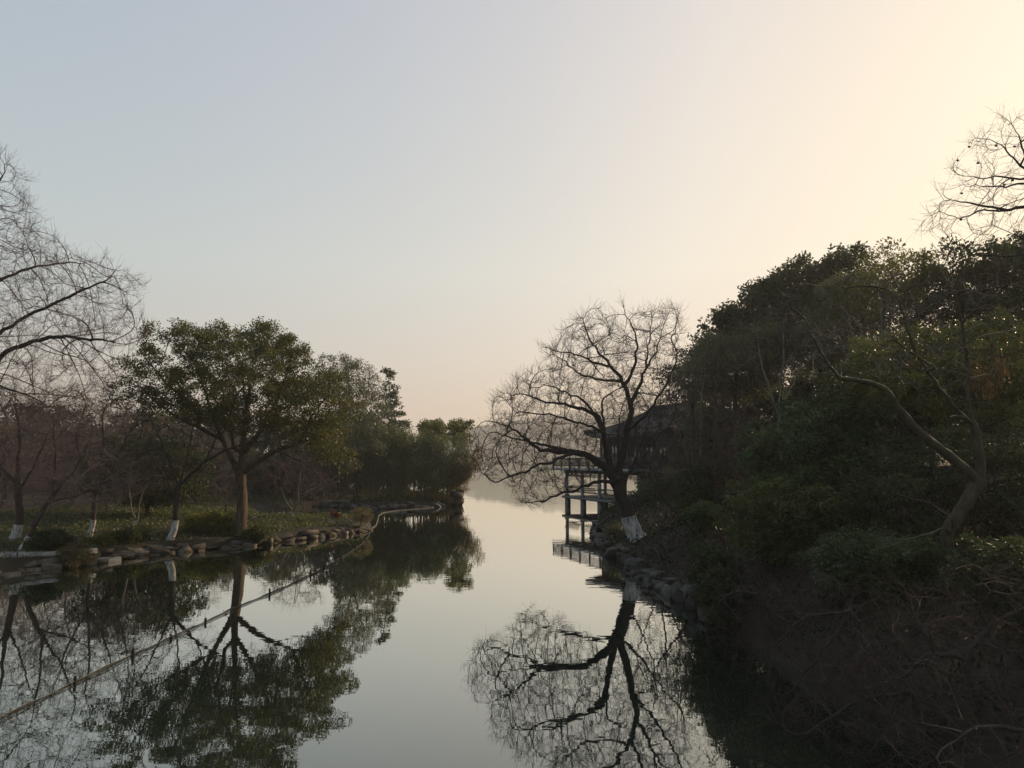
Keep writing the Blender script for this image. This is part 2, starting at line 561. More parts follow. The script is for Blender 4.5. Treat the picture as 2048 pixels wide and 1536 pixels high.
class Skel:
    def __init__(self):
        self.p, self.par, self.rmin, self.seed = [], [], [], []

    def path(self, pts, r0, r1, D, gnarl=0.0, r=None):
        """adds a hand-laid limb, attached to the nearest node"""
        pts = np.asarray(pts, float)
        s = np.concatenate([[0], np.cumsum(np.linalg.norm(np.diff(pts, axis=0), axis=1))])
        n = max(int(s[-1] / D), 2)
        u = np.linspace(0, s[-1], n + 1)
        q = np.stack([np.interp(u, s, pts[:, k]) for k in range(3)], -1)
        for _ in range(2):
            q[1:-1] = .5 * q[1:-1] + .25 * (q[:-2] + q[2:])
        if gnarl and n > 2:
            g = r.normal(0, gnarl, (n + 1, 3))
            g = .6 * g + .4 * np.roll(g, 1, 0)
            g[0] = 0
            q = q + g * np.clip(np.linspace(0, 3, n + 1), 0, 1)[:, None]
        rr = np.linspace(r0, r1, n + 1)
        if not self.p:
            start, par = 0, -1
        else:
            A = np.asarray(self.p)
            par = int(np.argmin(np.linalg.norm(A - q[0], axis=1)))
            start = 1
        for k in range(start, n + 1):
            self.p.append(q[k])
            self.par.append(par)
            self.rmin.append(rr[k])
            self.seed.append(True)
            par = len(self.p) - 1

    def colonize(self, A, D, kill, r, up=0.0, jit=.25, maxit=90, out=.35):
        A = A.copy()
        N = np.asarray(self.p)
        d2 = np.linalg.norm(A[:, None] - N[None], axis=2)
        near, dist = d2.argmin(1), d2.min(1)
        kids = {}
        dirs = np.zeros_like(N)
        for k_, pa in enumerate(self.par):
            if pa >= 0:
                dirs[k_] = nrm(N[k_] - N[pa])
        for it in range(maxit):
            keep = dist > kill
            A, near, dist = A[keep], near[keep], dist[keep]
            if not len(A):
                break
            v = nrm(A - N[near])
            ids, inv = np.unique(near, return_inverse=True)
            s = np.zeros((len(ids), 3))
            np.add.at(s, inv, v)
            s = nrm(s) + dirs[ids] * out + np.array([0, 0, up]) + r.normal(0, jit, s.shape) * .6
            new = N[ids] + nrm(s) * D * r.uniform(.8, 1.2, (len(ids), 1))
            ok = np.ones(len(ids), bool)
            for k_, i_ in enumerate(ids):
                c = kids.get(int(i_), 0)
                if c >= 3:
                    ok[k_] = False
                else:
                    kids[int(i_)] = c + 1
            if not ok.any():
                bad = np.isin(near, ids)
                A, near, dist = A[~bad], near[~bad], dist[~bad]
                continue
            # attractors whose node is saturated are dropped
            sat = np.isin(near, ids[~ok])
            A, near, dist = A[~sat], near[~sat], dist[~sat]
            ids, new = ids[ok], new[ok]
            base = len(N)
            for k_, i_ in enumerate(ids):
                self.p.append(new[k_])
                self.par.append(int(i_))
                self.rmin.append(0)
                self.seed.append(False)
            dirs = np.vstack([dirs, nrm(new - N[ids])])
            N = np.vstack([N, new])
            if len(A):
                dd = np.linalg.norm(A[:, None] - new[None], axis=2)
                j = dd.argmin(1)
                dn = dd[np.arange(len(A)), j]
                b_ = dn < dist
                near = np.where(b_, base + j, near)
                dist = np.where(b_, dn, dist)

    def finish(self, rtip, power, smooth=2):
        p, par = np.asarray(self.p, float), np.asarray(self.par)
        n = len(p)
        nch = np.bincount(par[par >= 0], minlength=n)
        acc = np.zeros(n)
        for i_ in range(n - 1, -1, -1):
            if nch[i_] == 0:
                acc[i_] = rtip ** power
            if par[i_] >= 0:
                acc[par[i_]] += acc[i_]
        rad = np.maximum(acc ** (1 / power), np.asarray(self.rmin))
        main = np.full(n, -1)
        for i_ in range(n):
            k = par[i_]
            if k >= 0 and (main[k] < 0 or rad[i_] > rad[main[k]]):
                main[k] = i_
        free = (~np.asarray(self.seed)) & (main >= 0) & (par >= 0)
        for _ in range(smooth):
            q = p.copy()
            q[free] = .5 * p[free] + .25 * (p[par[free]] + p[main[free]])
            p = q
        self.P, self.PAR, self.R, self.MAIN, self.NCH = p, par, rad, main, nch
        d = np.zeros_like(p)
        k = par >= 0
        d[k] = nrm(p[k] - p[par[k]])
        d[~k] = (0, 0, 1)
        self.D = d

    def thick(self, thr, sides, r):
        """tubes with shared rings for everything thicker than thr"""
        P, par, R, D = self.P, self.PAR, self.R, self.D
        verts, quads, ring, frame = [], [], {}, {}
        cnt = 0
        a = np.arange(sides) / sides * 2 * math.pi
        ca, sa = np.cos(a)[:, None], np.sin(a)[:, None]

        def put(c, d, u, rr):
            nonlocal cnt
            u = u - d * (u @ d)
            nu = np.linalg.norm(u)
            if nu < 1e-6:
                u = np.cross(d, [1, .3, .2])
                nu = np.linalg.norm(u)
            u = u / nu
            w = np.cross(d, u)
            k = 1 + r.normal(0, .06, (sides, 1)) * (rr > .04)
            verts.append(c + (ca * u + sa * w) * rr * k)
            cnt += sides
            return cnt - sides, u

        js = np.arange(sides)
        j2 = (js + 1) % sides
        for i_ in range(len(P)):
            if R[i_] < thr and par[i_] >= 0:
                continue
            pa = par[i_]
            if pa < 0:
                ring[i_], frame[i_] = put(P[i_], np.array([0, 0, 1.]), np.array([1., 0, 0]), R[i_])
                continue
            d = D[i_]
            m_ = self.MAIN[i_]
            dn = nrm(d + D[m_]) if m_ >= 0 else d
            if self.MAIN[pa] == i_ and pa in ring:
                s0, u = ring[pa], frame[pa]
            else:
                s0, u = put(P[pa], d, frame.get(pa, np.array([1., 0, .2])), min(R[i_] * 1.25, R[pa]))
            s1, u1 = put(P[i_], dn, u, R[i_])
            ring[i_], frame[i_] = s1, u1
            quads.append(np.stack([s0 + js, s0 + j2, s1 + j2, s1 + js], -1))
        return np.vstack(verts), (np.vstack(quads) if quads else np.zeros((0, 4), int))

    def thin(self, thr):
        k = np.where((self.PAR >= 0) & (self.R < thr))[0]
        pa = self.PAR[k]
        r0 = np.minimum(self.R[pa], self.R[k] * 1.35)
        return self.P[pa], self.P[k], r0, self.R[k]


def prisms(P0, P1, R0, R1):
    """independent three-sided twigs"""
    if not len(P0):
        return np.zeros((0, 3)), np.zeros((0, 4), int)
    d = nrm(P1 - P0)
    ref = np.where(np.abs(d[:, 2:3]) < .9, np.array([[0, 0, 1.]]), np.array([[1., 0, 0]]))
    u = nrm(np.cross(d, ref))
    w = np.cross(d, u)
    out = []
    for c, r_ in ((P0, R0), (P1, R1)):
        for a in (0, 2.0944, 4.1888):
            out.append(c + (math.cos(a) * u + math.sin(a) * w) * r_[:, None])
    v = np.stack(out, 1).reshape(-1, 3)
    b = np.arange(len(P0))[:, None] * 6
    q = np.concatenate([b + np.array([[0, 1, 4, 3]]), b + np.array([[1, 2, 5, 4]]), b + np.array([[2, 0, 3, 5]])])
    return v, q


def sprout(P, D, n, L, r, rad, up=.3, spreadf=.75, seg=2, curl=.10, fwd=.95):
    """n twigs from each point P heading roughly along D; returns segments and tip data"""
    P = np.repeat(P, n, 0)
    D = np.repeat(D, n, 0)
    d = nrm(D * fwd + r.normal(0, spreadf, D.shape) * .6 + np.array([0, 0, up]))
    ln = L * r.uniform(.45, 1.25, len(P)) / seg
    a, b, ra, rb, mids, mdir = [], [], [], [], [], []
    p = P
    for k in range(seg):
        q = p + d * ln[:, None]
        a.append(p)
        b.append(q)
        ra.append(np.full(len(p), rad * (1 - k / seg * .6)))
        rb.append(np.full(len(p), rad * (1 - (k + 1) / seg * .6)))
        mids.append(q)
        mdir.append(d)
        d = nrm(d + r.normal(0, curl, d.shape) + np.array([0, 0, up * .35]))
        p = q
    return (np.vstack(a), np.vstack(b), np.concatenate(ra), np.concatenate(rb)), np.vstack(mids), np.vstack(mdir)


def leaves(C, A, L, W, r, v0=None, flat=.0, droop=.3, rand=.8):
    """folded diamond leaves at C pointing roughly along A"""
    n = len(C)
    ax = nrm(A * .6 + r.normal(0, rand, (n, 3)) * .6 + np.array([0, 0, -droop]))
    nn = nrm(r.normal(0, 1, (n, 3)) + np.array([0, 0, flat]))
    sd = nrm(np.cross(ax, nn))
    up = np.cross(sd, ax)
    ln = L * r.uniform(.65, 1.3, (n, 1))
    wd = W * r.uniform(.7, 1.25, (n, 1)) * .5
    m_ = C + ax * ln * .45
    V = np.stack([C, m_ + sd * wd + up * wd * .5, C + ax * ln, m_ - sd * wd + up * wd * .5], 1).reshape(-1, 3)
    b = np.arange(n)[:, None] * 4
    F = np.concatenate([b + np.array([[0, 1, 2]]), b + np.array([[0, 2, 3]])])
    v = r.uniform(0, 1, n) if v0 is None else np.clip(v0 * .65 + r.uniform(-.1, .55, n), 0, 1)
    return V, F, np.repeat(v, 4)


def px_path(pts, Y):
    """[(px, py, dy)] -> world points"""
    return np.array([at(p[0], p[1], Y) + np.array([0, p[2] if len(p) > 2 else 0, 0]) for p in pts])


def tree(name, label, cat, Y, base, limbs, outline, T, seed, group=None, attract=500, D=.5, kill=.6, rtip=.008, power=2.3, r_base=.2,
         bark='bark_dark', twig='twig_dark', thr=.03, sides=8, up=.05, shell=1.0, inset=0.0, jit=.25, twigs=None, leaf=None, wash=None, cls=None, gnarl=.03, smooth=1, rag=0.0):
    """base: px of the foot; limbs: [(path, r0, r1)], the first one is the trunk; twigs: (n1, L1, n2, L2, up); leaf: dict"""
    r = np.random.default_rng(seed)
    foot = at(base, 900, Y)
    fx, fy = foot[0], foot[1]
    fz = float(ground([[fx, fy]])[0])
    if fz < 0 and DEBUG:
        print('WET', label, fx, fy)
    fz = max(fz, 0.0)
    root = thing(name, label, cat, (fx, fy, fz - .05), group)
    off = np.array([fx, fy, fz - .05])
    if rag:
        outline = ragged(outline, rag, r)
    S = Skel()
    first = True
    for path, r0, r1 in limbs:
        q = px_path(path, Y)
        if first:
            q = np.vstack([[fx, fy, fz - .15], q])
            q2 = np.vstack([q[:1], q[:1] * .8 + q[1:2] * .2, q[1:]])
            S.path(q2, r0, r1, D * .8, gnarl * .5, r)
            S.rmin[0] = r0 * 1.45
            S.rmin[1] = r0 * 1.12
            first = False
        else:
            S.path(q, r0, r1, D * .8, gnarl, r)
    if cls:                                            # foliage in rounded clumps
        ncl, rcl, per = cls
        C = spread(volume_points(outline, Y, T, ncl * 14, r, shell, inset=rcl * .75), ncl, r)
        rr = rcl * r.uniform(.7, 1.2, len(C))
        u = nrm(r.normal(0, 1, (len(C), per, 3)) + np.array([0, 0, .45]))
        A = C[:, None] + u * (rr[:, None] * r.uniform(.45, 1, (len(C), per)))[..., None] * np.array([1, 1, .85])
        cv = np.repeat(r.uniform(0, 1, len(C)), per)
        A = A.reshape(-1, 3)
        AO = u.reshape(-1, 3)
    else:
        A = volume_points(outline, Y, T, attract, r, shell, inset)
        ctr = A.mean(0)
        AO = nrm(A - ctr)
        cv = np.clip(.5 + .35 * np.sin(A[:, 0] * 1.9 + seed) * np.cos(A[:, 2] * 2.3 + seed * 2) + r.normal(0, .12, len(A)), 0, 1)
    if leaf is None:                                   # main boughs first, then branches, then twigs
        k_ = r.permutation(len(A))
        S.colonize(spread(A[k_], max(int(len(A) * .06), 8), r), D * 1.25, kill * 1.6, r, up=up, jit=jit, out=.4)
        S.colonize(A[k_[:int(len(A) * .32)]], D, kill * 1.25, r, up=up, jit=jit, out=.35)
    S.colonize(A, D, kill, r, up=up, jit=jit)
    S.finish(rtip, power, smooth)
    v, qd = S.thick(thr, sides, r)
    th = S.thin(thr)
    if leaf is None:
        tips = np.where((S.R < thr * .75) & (S.PAR >= 0))[0]
        n1, L1, n2, L2, tup = twigs
        sg, mid, md = sprout(S.P[tips], S.D[tips], n1, L1, r, rtip * .8, up=tup)
        parts = [th, sg]
        if n2:
            k = r.permutation(len(mid))[:int(len(mid) * n2)]
            sg2, _, _ = sprout(mid[k], md[k], 1, L2, r, rtip * .62, up=tup, seg=2)
            parts.append(sg2)
        tv, tq = prisms(*[np.concatenate(x) for x in zip(*parts)])
        obj('trunk', mesh('trunk', v - off, [qd], M[bark], True), root)
        obj('crown', mesh('crown', tv - off, [tq], M[twig], False), root)
    else:
        tv, tq = prisms(*th)
        obj('trunk', mesh('trunk', np.vstack([v, tv]) - off, [qd, tq + len(v)], M[bark], True), root)
        m_ = leaf.get('n', 40)
        rc = leaf.get('rc', .35)
        C = np.repeat(A, m_, 0)
        O = np.repeat(AO, m_, 0)
        CV = np.repeat(cv, m_)
        b_ = nrm(r.normal(0, 1, C.shape)) * rc * r.uniform(.2, 1, (len(C), 1)) ** .6
        b_[:, 2] *= leaf.get('squash', .65)
        C = C + b_
        drop = r.uniform(0, 1, len(C)) < leaf.get('keep', 1.0)
        lv, lf, la = leaves(C[drop], nrm(O[drop] + b_[drop] / rc * .7), leaf['L'], leaf['W'], r, CV[drop], leaf.get('flat', .6), leaf.get('droop', .25), leaf.get('rand', .8))
        obj('crown', mesh('crown', lv - off, [lf], M[leaf['mat']], False, la), root)
    if wash:
        h0, h1 = wash
        tr = [i_ for i_ in range(len(S.P)) if S.seed[i_]]
        chain = [0]
        while S.MAIN[chain[-1]] >= 0 and S.P[chain[-1]][2] < fz + h1 + .5:
            chain.append(int(S.MAIN[chain[-1]]))
        cp, cr = S.P[chain], S.R[chain]
        zz = np.linspace(fz + h0 - .05, fz + h1, 7)
        pts = np.stack([np.interp(zz, cp[:, 2], cp[:, 0]), np.interp(zz, cp[:, 2], cp[:, 1]), zz], -1)
        rr = np.interp(zz, cp[:, 2], cr) * 1.07 + .008
        mb = MB().tube(pts - off, rr, 12, False)
        w = mb.mesh('whitewash', M['wash'], True)
        ow = obj('whitewash', w, root)
        ow['label'] = 'whitewashed band round the foot of the trunk'
    return root, S, off


def copy_thing(root, loc, rz, sc, label, group=None):
    c = root.copy()
    COL.objects.link(c)
    c.location, c.rotation_euler, c.scale = loc, (0, 0, rz), (sc, sc, sc) if np.isscalar(sc) else sc
    c['label'] = label
    if group:
        c['group'] = group
    for ch in list(root.children):
        k = ch.copy()
        COL.objects.link(k)
        k.parent = c
    return c


# ------------------------------------------------------------------ stone edging of the banks
def rock_mesh(name, seed, mat, n=2, rough=.16):
    r = np.random.default_rng(seed)
    g = np.linspace(-1, 1, n + 1)
    V, F, key = [], [], {}

    def vid(p):
        k = tuple(np.round(p, 4))
        if k not in key:
            key[k] = len(V)
            V.append(p)
        return key[k]
    for ax in range(3):
        for s in (-1, 1):
            for a in range(n):
                for b_ in range(n):
                    c = []
                    for (u, w) in ((g[a], g[b_]), (g[a + 1], g[b_]), (g[a + 1], g[b_ + 1]), (g[a], g[b_ + 1])):
                        p = [0, 0, 0]
                        p[ax], p[(ax + 1) % 3], p[(ax + 2) % 3] = s, u, w
                        c.append(vid(p))
                    F.append(c if s > 0 else c[::-1])
    V = np.array(V, float)
    V = V * (1.07 - .07 * (np.abs(V) > .99).sum(1, keepdims=True).clip(1, 3)) + r.normal(0, rough, V.shape)
    V = V @ (np.eye(3) + r.normal(0, .12, (3, 3)))
    return mesh(name, V * .5, [F], M[mat])


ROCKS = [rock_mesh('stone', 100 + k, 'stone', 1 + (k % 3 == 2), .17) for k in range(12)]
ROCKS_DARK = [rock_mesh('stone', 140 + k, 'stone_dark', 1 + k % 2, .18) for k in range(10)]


def edging(name, label, cat, line, rocks, seed, w=(.5, 1.15), h=(.3, .62), rows=1.6, inset=.12, top=.42):
    r = np.random.default_rng(seed)
    line = np.asarray(line, float)
    root = thing(name, label, cat, (line[0][0], line[0][1], 0))
    off = np.array([line[0][0], line[0][1], 0])
    s = np.concatenate([[0], np.cumsum(np.linalg.norm(np.diff(line, axis=0), axis=1))])
    u = 0.0
    while u < s[-1] - .2:
        wd = r.uniform(*w)
        c = np.array([np.interp(u + wd / 2, s, line[:, k]) for k in range(2)])
        c2 = np.array([np.interp(min(u + wd / 2 + .3, s[-1]), s, line[:, k]) for k in range(2)])
        d = c2 - c
        a = math.atan2(d[1], d[0]) + r.normal(0, .16)
        nl = np.array([-d[1], d[0]]) / (np.linalg.norm(d) + 1e-9)
        nrow = 1 + (r.uniform() < rows - 1)
        z = -.12
        for k in range(nrow):
            hh = r.uniform(*h) * (1 if k == 0 else .75)
            o = obj('stone', rocks[r.integers(len(rocks))], root)
            p = c + nl * (inset * (1 if k == 0 else 2.4) + r.normal(0, .09))
            o.location = (p[0] - off[0], p[1] - off[1], z + hh / 2)
            o.scale = (wd * r.uniform(.95, 1.15), r.uniform(.55, .9), hh * 1.12)
            o.rotation_euler = (r.normal(0, .16), r.normal(0, .16), a + (math.pi if r.uniform() < .5 else 0))
            z += hh * .82
        u += wd * r.uniform(.86, 1.12)
    return root


edging('stone_embankment', 'row of tan stones edging the grassy bank under the whitewashed trees', 'embankment', LEFT_SHORE[1:], ROCKS, 11, (.24, .95), (.14, .42), 1.7, inset=.1)
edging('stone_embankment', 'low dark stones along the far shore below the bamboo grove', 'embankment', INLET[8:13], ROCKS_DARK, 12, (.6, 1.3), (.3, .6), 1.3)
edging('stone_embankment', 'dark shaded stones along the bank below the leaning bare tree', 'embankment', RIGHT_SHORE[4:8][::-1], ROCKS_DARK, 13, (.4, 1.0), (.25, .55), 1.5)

rk = thing('rock', 'rugged overhanging boulder at the tip of the bamboo shore', 'rock', (-6.2, 72.6, 0))
for k, (x, y, z, sx, sy, sz, a) in enumerate([(0, 0, .45, 1.7, 1.5, 1.0, .2), (.5, -.1, 1.05, 1.5, 1.3, .8, .9), (.95, .1, 1.35, .8, .9, .7, 1.5), (-.9, .1, .6, 1.5, 1.2, .7, 2.2), (.85, -.2, .3, .7, .7, .6, .4)]):
    o = obj('stone', ROCKS[k], rk, (x, y, z))
    o.scale, o.rotation_euler = (sx, sy, sz), (.1 * k, .05, a)

# pale flat slabs of the waterside path at the left
slabs = thing('stone_path', 'pale flat slabs of a waterside path beside the tan stone edge', 'path', (-19.5, 31, .0))
for k in range(7):
    c = np.array([np.interp(k / 6, [0, 1], [-22.2, -17.6]), np.interp(k / 6, [0, 1], [28.9, 32.9])])
    z = float(ground([c])[0])
    mb = MB()
    r_ = np.random.default_rng(300 + k)
    a = np.sort(r_.uniform(0, 6.283, 8))
    a = np.linspace(0, 6.283, 9)[:-1] + r_.normal(0, .16, 8)
    rx, ry = .55, .8
    rim = np.stack([np.cos(a) * rx, np.sin(a) * ry], -1) * r_.uniform(.85, 1.1, (8, 1))
    V = np.vstack([np.column_stack([rim * 1.02, np.full(8, -.12)]), np.column_stack([rim, np.full(8, .06)]), [[0, 0, .07]]])
    j = np.arange(8)
    mb.add(V, [np.stack([j, (j + 1) % 8, 8 + (j + 1) % 8, 8 + j], -1), np.stack([8 + j, 8 + (j + 1) % 8, np.full(8, 16)], -1)])
    o = obj('slab', mb.mesh('slab', M['slab']), slabs, (c[0] + 19.5, c[1] - 31, z + .06))
    o.rotation_euler = (0, 0, -.7)

# ------------------------------------------------------------------ the waterside hall on the right
ux = np.array([.348, -.937])
hall = thing('waterside_hall', 'two-storey timber hall with tiled hip roof and veranda standing over the water', 'building', (5.1, 71.0, 0), rz=math.atan2(-.937, .348))
LEN, DEP = 15.0, 11.6          # local x runs along the water front, local y (+) goes inland
mb = MB().box((LEN / 2, DEP / 2, .95), (LEN + .5, DEP, .22))
obj('deck', mb.mesh('deck', M['pier']), hall)
for k in range(5):
    for yy in (.35, 4.6, 8.8):
        obj('pier', MB().box((.4 + k * 3.5, yy, .1), (.42, .42, 1.46)).mesh('pier', M['pier']), hall)
for k in range(5):
    for yy in (.3, 4.6):
        c = obj('column', MB().tube([[.35 + k * 3.5, yy, 1.07], [.35 + k * 3.5, yy, 1.2], [.35 + k * 3.5, yy, 3.6]], [.2, .17, .16], 10).mesh('column', M['timber_blue'], True), hall)
        obj('column_base', MB().tube([[.35 + k * 3.5, yy, 1.062], [.35 + k * 3.5, yy, 1.15], [.35 + k * 3.5, yy, 1.24]], [.25, .27, .2], 10).mesh('column_base', M['pier'], True), c)
for yy in (.3, 4.6):
    obj('beam', MB().box((LEN / 2, yy, 3.47), (LEN, .2, .3)).mesh('beam', M['timber_brown']), hall)
obj('beam', MB().box((.35, 2.45, 3.44), (.18, 4.1, .26)).mesh('beam', M['timber_brown']), hall)
for k in range(4):            # leaning bench rail between the columns
    x0, x1 = .55 + k * 3.5, 3.65 + k * 3.5
    be = obj('bench_rail', MB().box(((x0 + x1) / 2, .32, 1.52), (x1 - x0, .42, .07)).box(((x0 + x1) / 2, -.06, 1.98), (x1 - x0, .08, .08)).mesh('bench_rail', M['timber_brown']), hall)
    mb = MB()
    for t in np.linspace(x0 + .1, x1 - .1, 15):
        mb.tube([[t, .14, 1.55], [t, .02, 1.75], [t, -.05, 1.95]], .022, 4)
    obj('balusters', mb.mesh('balusters', M['timber_brown']), be)
be = obj('bench_rail', MB().box((.32, 2.45, 1.52), (.42, 4.0, .07)).box((-.06, 2.45, 1.98), (.08, 4.0, .08)).mesh('bench_rail', M['timber_brown']), hall)
mb = MB()
for t in np.linspace(.6, 4.3, 18):
    mb.tube([[.14, t, 1.55], [.02, t, 1.75], [-.05, t, 1.95]], .022, 4)
obj('balusters', mb.mesh('balusters', M['timber_brown']), be)
for k in range(4):            # lattice frieze hanging under the beam
    x0, x1 = .55 + k * 3.5, 3.65 + k * 3.5
    mb = MB().box(((x0 + x1) / 2, .3, 3.0), (x1 - x0, .05, .05)).box(((x0 + x1) / 2, .3, 3.16), (x1 - x0, .05, .04))
    for t in np.linspace(x0 + .05, x1 - .05, 14):
        mb.box((t, .3, 3.17), (.04, .045, .29))
    obj('lattice', mb.mesh('lattice', M['timber_brown']), hall)
obj('lower_wall', MB().box((LEN / 2 + 5.2, DEP / 2 + 1.2, 2.33), (LEN - 10.4, DEP - 3.0, 2.5)).mesh('lower_wall', M['plaster']), hall)
obj('balcony_floor', MB().box((LEN / 2 - .25, DEP / 2 - .3, 3.71), (LEN + 1.2, DEP + 1.0, .18)).mesh('balcony_floor', M['timber_brown']), hall)
obj('fascia', MB().box((LEN / 2 - .25, -.82, 3.71), (LEN + 1.26, .05, .22)).box((-.89, DEP / 2 - .3, 3.71), (.05, DEP + .9, .22)).mesh('fascia', M['timber_blue']), hall)
ba = obj('balustrade', MB().box((LEN / 2 - .25, -.7, 4.74), (LEN + 1.0, .09, .08)).box((LEN / 2 - .25, -.7, 4.02), (LEN + 1.0, .06, .06)).box((-.77, DEP / 2 - .5, 4.74), (.09, DEP - .2, .08)).box((-.77, DEP / 2 - .5, 4.02), (.06, DEP - .2, .06)).mesh('balustrade', M['timber_brown']), hall)
for t in list(np.linspace(-.77, LEN + .2, 9)):
    obj('post', MB().box((t, -.7, 4.32), (.14, .14, 1.04)).mesh('post', M['timber_brown']), ba)
mb = MB()
for t in np.arange(-.6, LEN, .17):
    mb.box((t, -.7, 4.38), (.035, .035, .68))
for t in np.arange(-.5, DEP - .8, .17):
    mb.box((-.77, t, 4.38), (.035, .035, .68))
obj('balusters', mb.mesh('balusters', M['timber_brown']), ba)
UX0, UY0 = 2.0, 3.2           # set-back upper storey
obj('upper_wall', MB().box(((UX0 + LEN) / 2, (UY0 + DEP) / 2, 5.42), (LEN - UX0, DEP - UY0, 3.2)).mesh('upper_wall', M['wall_wood']), hall)
for k in range(6):
    x = UX0 + 1.2 + k * 2.1
    w_ = obj('window', MB().box((x, UY0 - .03, 5.35), (1.2, .1, 1.5)).mesh('window', M['timber_brown']), hall)
    obj('pane', MB().box((x - .29, UY0 - .07, 5.35), (.5, .06, 1.34)).box((x + .29, UY0 - .07, 5.35), (.5, .06, 1.34)).mesh('pane', M['glass']), w_)
for k in range(3):
    y = UY0 + 1.5 + k * 2.6
    w_ = obj('window', MB().box((UX0 - .03, y, 5.35), (.1, 1.3, 1.5)).mesh('window', M['timber_brown']), hall)
    obj('pane', MB().box((UX0 - .07, y - .31, 5.35), (.06, .54, 1.34)).box((UX0 - .07, y + .31, 5.35), (.06, .54, 1.34)).mesh('pane', M['glass']), w_)
# curved hip roof: concave slopes, tips turned up
ex0, ex1, ey0, ey1 = UX0 - 1.2, LEN + 1.2, UY0 - 1.2, DEP + 1.2
ry = (ey0 + ey1) / 2
hw = (ey1 - ey0) / 2
rx0, rx1 = ex0 + hw * .85, ex1 - hw * .85
ZE, ZR = 6.85, 9.55


def roof_pt(side, a, t):
    """side 0..3; a along the eave 0..1; t 0 eave .. 1 ridge"""
    if side == 0:
        e0, e1, r0, r1 = (ex0, ey0), (ex1, ey0), (rx0, ry), (rx1, ry)
    elif side == 1:
        e0, e1, r0, r1 = (ex1, ey0), (ex1, ey1), (rx1, ry), (rx1, ry)
    elif side == 2:
        e0, e1, r0, r1 = (ex1, ey1), (ex0, ey1), (rx1, ry), (rx0, ry)
    else:
        e0, e1, r0, r1 = (ex0, ey1), (ex0, ey0), (rx0, ry), (rx0, ry)
    e0, e1, r0, r1 = map(np.array, (e0, e1, r0, r1))
    p = (e0 * (1 - a) + e1 * a) * (1 - t) + (r0 * (1 - a) + r1 * a) * t
    lift = .55 * (abs(a - .5) * 2) ** 5 * (1 - t) ** 2
    z = ZE + (ZR - ZE) * (t ** 1.35) + lift
    return np.array([p[0], p[1], z])


mb = MB()
ribs = MB()
for sd in range(4):
    NA, NT = 20, 8
    V = np.array([[roof_pt(sd, a, t) for a in np.linspace(0, 1, NA + 1)] for t in np.linspace(0, 1, NT + 1)]).reshape(-1, 3)
    i = (np.arange(NT)[:, None] * (NA + 1) + np.arange(NA)[None]).ravel()
    mb.add(V, [np.stack([i, i + 1, i + NA + 2, i + NA + 1], -1)])
    low = V - np.array([0, 0, .16])
    mb.add(low, [np.stack([i + NA + 1, i + NA + 2, i + 1, i], -1)])
    e = np.arange(NA)
    mb.add(np.vstack([V[:NA + 1], low[:NA + 1]]), [np.stack([e, e + NA + 1, e + NA + 2, e + 1], -1)])
    nr = 44 if sd in (0, 2) else 32
    for a in np.linspace(.01, .99, nr):
        ribs.tube([roof_pt(sd, a, t) + np.array([0, 0, .03]) for t in np.linspace(0, .985, 7)], .06, 5, False)
rf = obj('roof', mb.mesh('roof', M['roof_tile'], False), hall)
obj('tile_rib', ribs.mesh('tile_rib', M['roof_tile'], True), rf)['kind'] = 'stuff'
mb = MB().box(((rx0 + rx1) / 2, ry, ZR + .12), (rx1 - rx0 + .3, .26, .34))
obj('ridge', mb.mesh('ridge', M['roof_tile']), rf)
for sd, a in ((0, 0), (0, 1), (2, 0), (2, 1)):
    obj('hip_ridge', MB().tube([roof_pt(sd, a, t) + np.array([0, 0, .08]) for t in np.linspace(0, 1, 9)], .13, 6).mesh('hip_ridge', M['roof_tile'], True), rf)

# ------------------------------------------------------------------ bare trees of the left bank
tree('bare_tree', 'tall bare tree leaning in from the left picture edge above the maroon thicket', 'tree', 30, -95,
     [([(-92, 1000), (-88, 900), (-80, 800)], .34, .2),
      ([(-82, 820), (-45, 715), (0, 665), (55, 632), (110, 606), (165, 580), (215, 560)], .13, .02),
      ([(-80, 790, 1), (-30, 700, 1), (40, 676, .8), (120, 672, 0), (190, 682, -.5), (255, 692, -1)], .11, .015),
      ([(-84, 840, -1), (-30, 770, -1.5), (40, 772, -2), (100, 795, -2), (150, 800, -2.5)], .09, .015),
      ([(-80, 800), (-70, 650), (-50, 500), (-20, 400), (10, 345)], .14, .015),
      ([(-78, 760, -1), (-20, 600, -1.5), (30, 520, -2), (60, 470, -2)], .09, .012),
      ([(-60, 560, 1), (0, 520, 1.5), (60, 500, 2), (110, 500, 2)], .06, .012),
      ([(-80, 800, 1), (-100, 650, 2), (-110, 520, 2)], .12, .02)],
     [(-110, 620), (-110, 400), (-80, 310), (-30, 290), (18, 330), (42, 430), (105, 478), (150, 505), (190, 512), (240, 535), (262, 600), (276, 655), (268, 700), (225, 745), (185, 800), (60, 830), (-60, 810), (-110, 760)],
     4.0, 21, attract=2600, D=.25, kill=.34, rtip=.0075, power=2.1, bark='bark_dark', twig='twig_maroon', thr=.028, up=.02, jit=.16, twigs=(3, .55, .5, .32, .30), gnarl=.03, rag=14, smooth=2)

G_TH = 'bare maroon trees on the grassy bank'
TW = (3, .5, .7, .32, .12)


def bare(label, Y, base, limbs, outline, T, seed, attract=650, bark='bark_brown', twig='twig_sunlit', wash=None, group=G_TH, tw=TW, D=.26, kill=.35, up=.0, rtip=.0075, name='bare_tree', thr=.03, cat='tree'):
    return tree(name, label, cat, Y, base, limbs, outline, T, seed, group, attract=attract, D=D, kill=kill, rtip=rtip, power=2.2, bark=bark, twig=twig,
                thr=thr, up=up, jit=.22, twigs=tw, wash=wash, rag=10 * 36 / Y)


